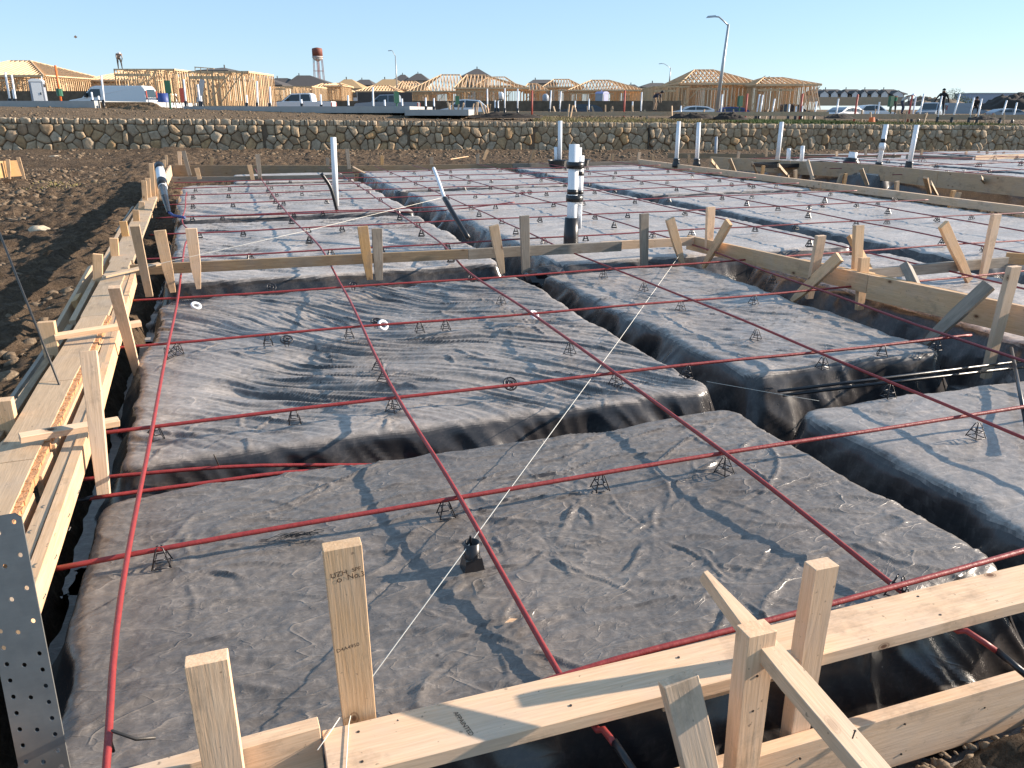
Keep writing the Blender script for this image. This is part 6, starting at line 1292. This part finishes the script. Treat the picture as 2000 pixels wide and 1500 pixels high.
mound(1352, 41.5, 1.2, .5, .22, hv(43, 227), 'dark heap of soil before the largest framed house', seed=8); mound(1425, 41.5, 1.0, .5, .26, hv(43, 229), 'dark heap of soil right of the tall street lamp foot', seed=9); mound(985, 41, 1.9, .5, .2, hv(42, 226), 'dark heap on the upper lot before the white pipes', seed=10); mound(280, 41, 1.6, .7, .35, hv(41, 217), 'small dirt heap before the cargo van', 'dirt_top', seed=11)
mound(1640, 43, .8, .5, .16, hv(44, 227), 'dark heap by the silver blue car', seed=12); mound(1925, 44, .8, .5, .16, hv(45, 230), 'dark heap at the right below the grey van', seed=13)
# trees on the horizon
M['tree'] = simple('hazy_green_crown', (0.10, 0.13, 0.06), 0.9, scale=1, var=.3, bs=0)
for i, (u, F, w, h, l) in enumerate(((1858, 260, 3.2, 6.0, 'hazy tree right of the worker in black'), (1876, 270, 4.0, 3.6, 'low hazy bush left of the warehouse'), (1270, 200, 5, 3.5, 'low green shrub left of the largest framed house'))):
    p = spot(u, F, hv(F, 211)); root = empty('tree', p); tag(root, l, 'tree', 'trees on the horizon'); MB().tube([(0, 0, 0), (0, 0, h * .5)], [.2, .1], 6).build('trunk', M['wood_old'], root)
    r_ = np.random.RandomState(i); V = []; Fc = []
    for k in range(900):
        q = r_.normal(size=3); q = q / np.linalg.norm(q) * r_.rand() ** .4 * [w, w, h * .42] + [0, 0, h * .6]; a = r_.normal(size=3) * .16; b2 = r_.normal(size=3) * .16; n_ = len(V); V += [tuple(q), tuple(q + a), tuple(q + b2)]; Fc.append((n_, n_ + 1, n_ + 2))
    mesh_obj('crown', V, Fc, M['tree'], root)

# ------------------------------------------------------------------ water tower and street lamps
F = 420; p = spot(628, F); k = F / 1612; root = empty('water_tower', (p.x, p.y, 0)); tag(root, 'water tower with brown tank on slender legs, left of the middle skyline', 'water tower')
zt = lambda v: hv(F, v)
MB().tube([(0, 0, zt(103)), (0, 0, zt(105)), (0, 0, zt(117))], [9 * k, 9.8 * k, 9.8 * k], 20).build('tank', M['rust'], root, True)
MB().tube([(0, 0, zt(101.5)), (0, 0, zt(103))], [2 * k, 9 * k], 20).build('tank_top', M['rust'], root, True)
MB().tube([(0, 0, zt(117)), (0, 0, zt(121)), (0, 0, zt(124)), (0, 0, zt(126))], [9.9 * k, 9.4 * k, 6 * k, 2 * k], 20).build('tank_bottom', M['tankwhite'], root, True)
MB().ring((0, 0, zt(118.5)), 10.3 * k, .5 * k, 'z', 24, 5).build('balcony', M['rust'], root)
for i in range(6):
    a = i * math.pi / 3 + .2; MB().tube([(9 * k * math.cos(a), 9 * k * math.sin(a), zt(120)), (12 * k * math.cos(a), 12 * k * math.sin(a), zt(212))], .55 * k, 6).build('leg', M['rust'], root)
    for v, rr in ((143, 9.9), (168, 10.8)):
        a2 = a + math.pi / 3; MB().tube([(rr * k * math.cos(a), rr * k * math.sin(a), zt(v)), (rr * k * math.cos(a2), rr * k * math.sin(a2), zt(v))], .3 * k, 5).build('brace', M['rust'], root)
MB().tube([(0, 0, zt(125)), (0, 0, zt(212))], .9 * k, 8).build('riser_pipe', M['rust'], root, True)
def lamp(u, F, v_top, v_base, arm, label, r=.09):
    p = spot(u, F); zt_, zb = hv(F, v_top), hv(F, v_base); root = empty('street_lamp', (p.x, p.y, 0), HEAD); tag(root, label, 'street lamp', 'street lamps'); k = F / 1612; lean = .0
    MB().tube([(-arm[3] * k, 0, zb), (0, 0, zt_)], [r * 1.3, r * .7], 10).build('pole', M['galv'], root, True)
    ax_, az_ = arm[0] * k, arm[1] * k; MB().tube([(0, 0, zt_ - .1), (ax_ * .45, 0, zt_ + az_ * .55), (ax_ * .75, 0, zt_ + az_ * .97), (ax_, 0, zt_ + az_)], r * .45, 7).build('arm', M['galv'], root, True)
    MB().add([(ax_ + .1, -.12, zt_ + az_ - .03), (ax_ + .1, .12, zt_ + az_ - .03), (ax_ - .65, .14, zt_ + az_ - .08), (ax_ - .65, -.14, zt_ + az_ - .08), (ax_, -.08, zt_ + az_ + .09), (ax_, .08, zt_ + az_ + .09), (ax_ - .55, .08, zt_ + az_ + .05), (ax_ - .55, -.08, zt_ + az_ + .05)], [(0, 3, 2, 1), (4, 5, 6, 7), (0, 1, 5, 4), (1, 2, 6, 5), (2, 3, 7, 6), (3, 0, 4, 7)]).build('lamp_head', M['galv'], root); return root
lamp(1409, 62, 61, 216, (-26, 13, 0, 9), 'tall street lamp standing before the largest framed house', .12)
lamp(777, 150, 116, 185, (-7, 9, 0, 0), 'thin street lamp behind the grey pickup', .12); lamp(1305, 160, 137, 170, (-17, 7, 0, 1), 'street lamp left of the largest framed house', .11); lamp(87, 170, 134, 160, (-17, 7, 0, 0), 'faint small street lamp at the far left', .09)

# ------------------------------------------------------------------ people
def person(loc, h, joints, mats, label, rz=0.0, hat=None, fat=1.0, zsplit=(.48, .84)):
    """one continuous skinned body; joints in units of the standing height"""
    root = empty('person', loc, rz); tag(root, label, 'person')
    J = joints; names = list(J); E_ = [('pelvis', 'chest'), ('chest', 'neck'), ('neck', 'head0'), ('head0', 'head1'), ('chest', 'sl'), ('sl', 'el'), ('el', 'hl'), ('hl', 'fl'), ('chest', 'sr'), ('sr', 'er'), ('er', 'hr'), ('hr', 'fr'), ('pelvis', 'pl'), ('pl', 'kl'), ('kl', 'al'), ('al', 'tl'), ('pelvis', 'pr'), ('pr', 'kr'), ('kr', 'ar'), ('ar', 'tr')]
    R_ = dict(pelvis=.075, chest=.092, neck=.032, head0=.048, head1=.052, sl=.045, sr=.045, el=.03, er=.03, hl=.022, hr=.022, fl=.016, fr=.016, pl=.06, pr=.06, kl=.042, kr=.042, al=.028, ar=.028, tl=.022, tr=.022)
    me = bpy.data.meshes.new('body'); me.from_pydata([Vector(J[n]) * h for n in names], [(names.index(a), names.index(b)) for a, b in E_], []); o = bpy.data.objects.new('body', me); C.objects.link(o); o.parent = root
    md = o.modifiers.new('skin', 'SKIN'); 
    for i, n in enumerate(names): me.skin_vertices[0].data[i].radius = (R_[n] * h * fat, R_[n] * h * .85 * fat); 
    me.skin_vertices[0].data[names.index('pelvis')].use_root = True
    o.modifiers.new('sub', 'SUBSURF').levels = 1; o.modifiers['sub'].render_levels = 1
    m, nt, b = mat('clothes'); tc = N(nt, 'ShaderNodeTexCoord'); sp = N(nt, 'ShaderNodeSeparateXYZ'); nt.links.new(tc.outputs['Object'], sp.inputs[0])
    dv = N(nt, 'ShaderNodeMath', operation='DIVIDE'); nt.links.new(sp.outputs['Z'], dv.inputs[0]); dv.inputs[1].default_value = h
    hz = J['head0'][2]; c = ramp(nt, dv.outputs[0], [(0, (.03, .02, .02)), (.05, mats[1]), (J['pelvis'][2] + .0, mats[0]), (max(J['pelvis'][2] + .05, hz - .04), mats[2])], 'CONSTANT'); nt.links.new(c, b.inputs['Base Color']); b.inputs['Roughness'].default_value = .9; me.materials.append(m)
    hd = Vector(J['head1']) * h
    if hat: 
        q = MB().tube([hd + Vector((0, 0, .0)), hd + Vector((0, 0, .05 * h)), hd + Vector((0, 0, .085 * h))], [.075 * h, .062 * h, .02 * h], 12).build('hard_hat' if hat != 'hair' else 'hair', M['paint_white'] if hat != 'hair' else M['darkcloth'], root, True)
    return root
STAND = dict(pelvis=(0, 0, .53), chest=(0, 0, .74), neck=(0, 0, .84), head0=(0, -.01, .89), head1=(0, -.01, .94), sl=(-.115, 0, .80), el=(-.15, .0, .63), hl=(-.14, -.06, .49), fl=(-.14, -.08, .44), sr=(.115, 0, .80), er=(.16, 0, .63), hr=(.15, -.06, .49), fr=(.15, -.08, .44), pl=(-.055, 0, .50), kl=(-.07, -.01, .27), al=(-.08, 0, .05), tl=(-.08, -.07, .015), pr=(.055, 0, .50), kr=(.07, -.02, .27), ar=(.09, 0, .05), tr=(.09, -.07, .015))
BEND = dict(STAND, pelvis=(0, .05, .50), chest=(0, -.13, .64), neck=(0, -.21, .68), head0=(0, -.26, .68), head1=(0, -.31, .67), sl=(-.11, -.16, .66), el=(-.13, -.19, .50), hl=(-.08, -.23, .36), fl=(-.07, -.24, .31), sr=(.11, -.16, .66), er=(.13, -.19, .50), hr=(.08, -.23, .36), fr=(.07, -.24, .31), pl=(-.055, .04, .47), pr=(.055, .04, .47), kl=(-.08, -.05, .26), kr=(.08, -.03, .26))
CROUCH = dict(BEND, pelvis=(0, .08, .30), chest=(0, -.06, .46), neck=(0, -.11, .54), head0=(0, -.15, .57), head1=(0, -.18, .60), sl=(-.11, -.08, .49), el=(-.15, -.16, .35), hl=(-.08, -.25, .26), fl=(-.06, -.27, .22), sr=(.11, -.08, .49), er=(.15, -.16, .35), hr=(.08, -.25, .26), fr=(.06, -.27, .22), pl=(-.055, .06, .28), pr=(.055, .06, .28), kl=(-.10, -.15, .26), kr=(.10, -.15, .24), al=(-.09, -.02, .05), ar=(.09, -.02, .05), tl=(-.09, -.09, .015), tr=(.09, -.09, .015))
STRIDE = dict(STAND, kr=(.08, -.08, .29), ar=(.09, -.10, .07), tr=(.09, -.17, .04), kl=(-.07, .03, .27), al=(-.09, .12, .07), tl=(-.09, .06, .02), er=(.22, .02, .66), hr=(.26, -.03, .53), fr=(.27, -.05, .48), el=(-.20, .0, .66), hl=(-.24, -.02, .52), fl=(-.25, -.03, .47))
def sc(name): return tuple(M[name].node_tree.nodes['Mix'].inputs[6].default_value[:3])
SK = (.30, .17, .11)
F = 60; p = spot(1838, F); person((p.x, p.y, hv(F, 223)), 1.78, STRIDE, ((.012, .012, .014), (.02, .022, .03), SK), 'person in black walking on the upper lot at the right', HEAD + 2.8, 'hair', fat=1.3)
F = 66.4; p = spot(247, F); person((p.x, p.y, hv(66, 139)), 1.62, BEND, ((.30, .26, .24), (.05, .04, .03), SK), 'person in a light cap bending on top of the left frame', HEAD + .6, 'hat')
F = 56; p = spot(1745, F); person((p.x, p.y, hv(F, 222)), 1.7, BEND, ((.04, .2, .12), (.06, .05, .04), SK), 'person in green bending beside the green stake', HEAD - .8, 'hair')
F = 54; p = spot(1762, F); person((p.x, p.y, hv(F, 222)), 1.7, BEND, ((.45, .45, .42), (.05, .06, .09), SK), 'person in a pale shirt bending right of the one in green', HEAD + 1.2, 'hat')
F = 55; p = spot(1278, F); person((p.x, p.y, hv(F, 216)), 1.7, BEND, ((.03, .035, .06), (.35, .25, .17), SK), 'person in dark blue bending left of the largest framed house', HEAD + .9, 'hair')
F = 90; p = spot(521, F); person((p.x, p.y, hv(F, 208)), 1.75, STAND, ((.30, .07, .06), (.05, .05, .06), SK), 'person in a red shirt standing left of the white pickup', HEAD, 'hair')
F = 56; p = spot(1905, F); person((p.x, p.y, hv(F, 221)), 1.65, CROUCH, ((.025, .025, .03), (.02, .02, .03), SK), 'person in black crouching right of the grey van', HEAD - .5, 'hair')
F = 60; p = spot(364 - 2, 43)
F = 43; p = spot(361, F); o = MB().box(-.14, .14, -.08, .08, 0, .7).build('red_bag', M['redpaint']); o.location = (p.x, p.y, hv(F, 200)); tag(o, 'red bag hanging by a white pipe left of the tall open frame', 'bag')
o = MB().bar((0, 0, 0), (.35, 0, 1.3), .28, .05, (0, 1, 0)).build('metal_sheet', M['paint_silver']); p = spot(397, 50); o.location = (p.x - .2, p.y, hv(50, 200)); tag(o, 'grey blue panel leaning inside the tall open wall frame', 'panel')
# kite-like speck
o = mesh_obj('kite', [(0, 0, 0), (.5, 0, .35), (0, 0, .9), (-.5, 0, .35)], [(0, 1, 2, 3)], M['tancloth']); p = aF(148, 75, 250); o.location = p; tag(o, 'tiny dark red speck of a kite in the sky at the left', 'kite')
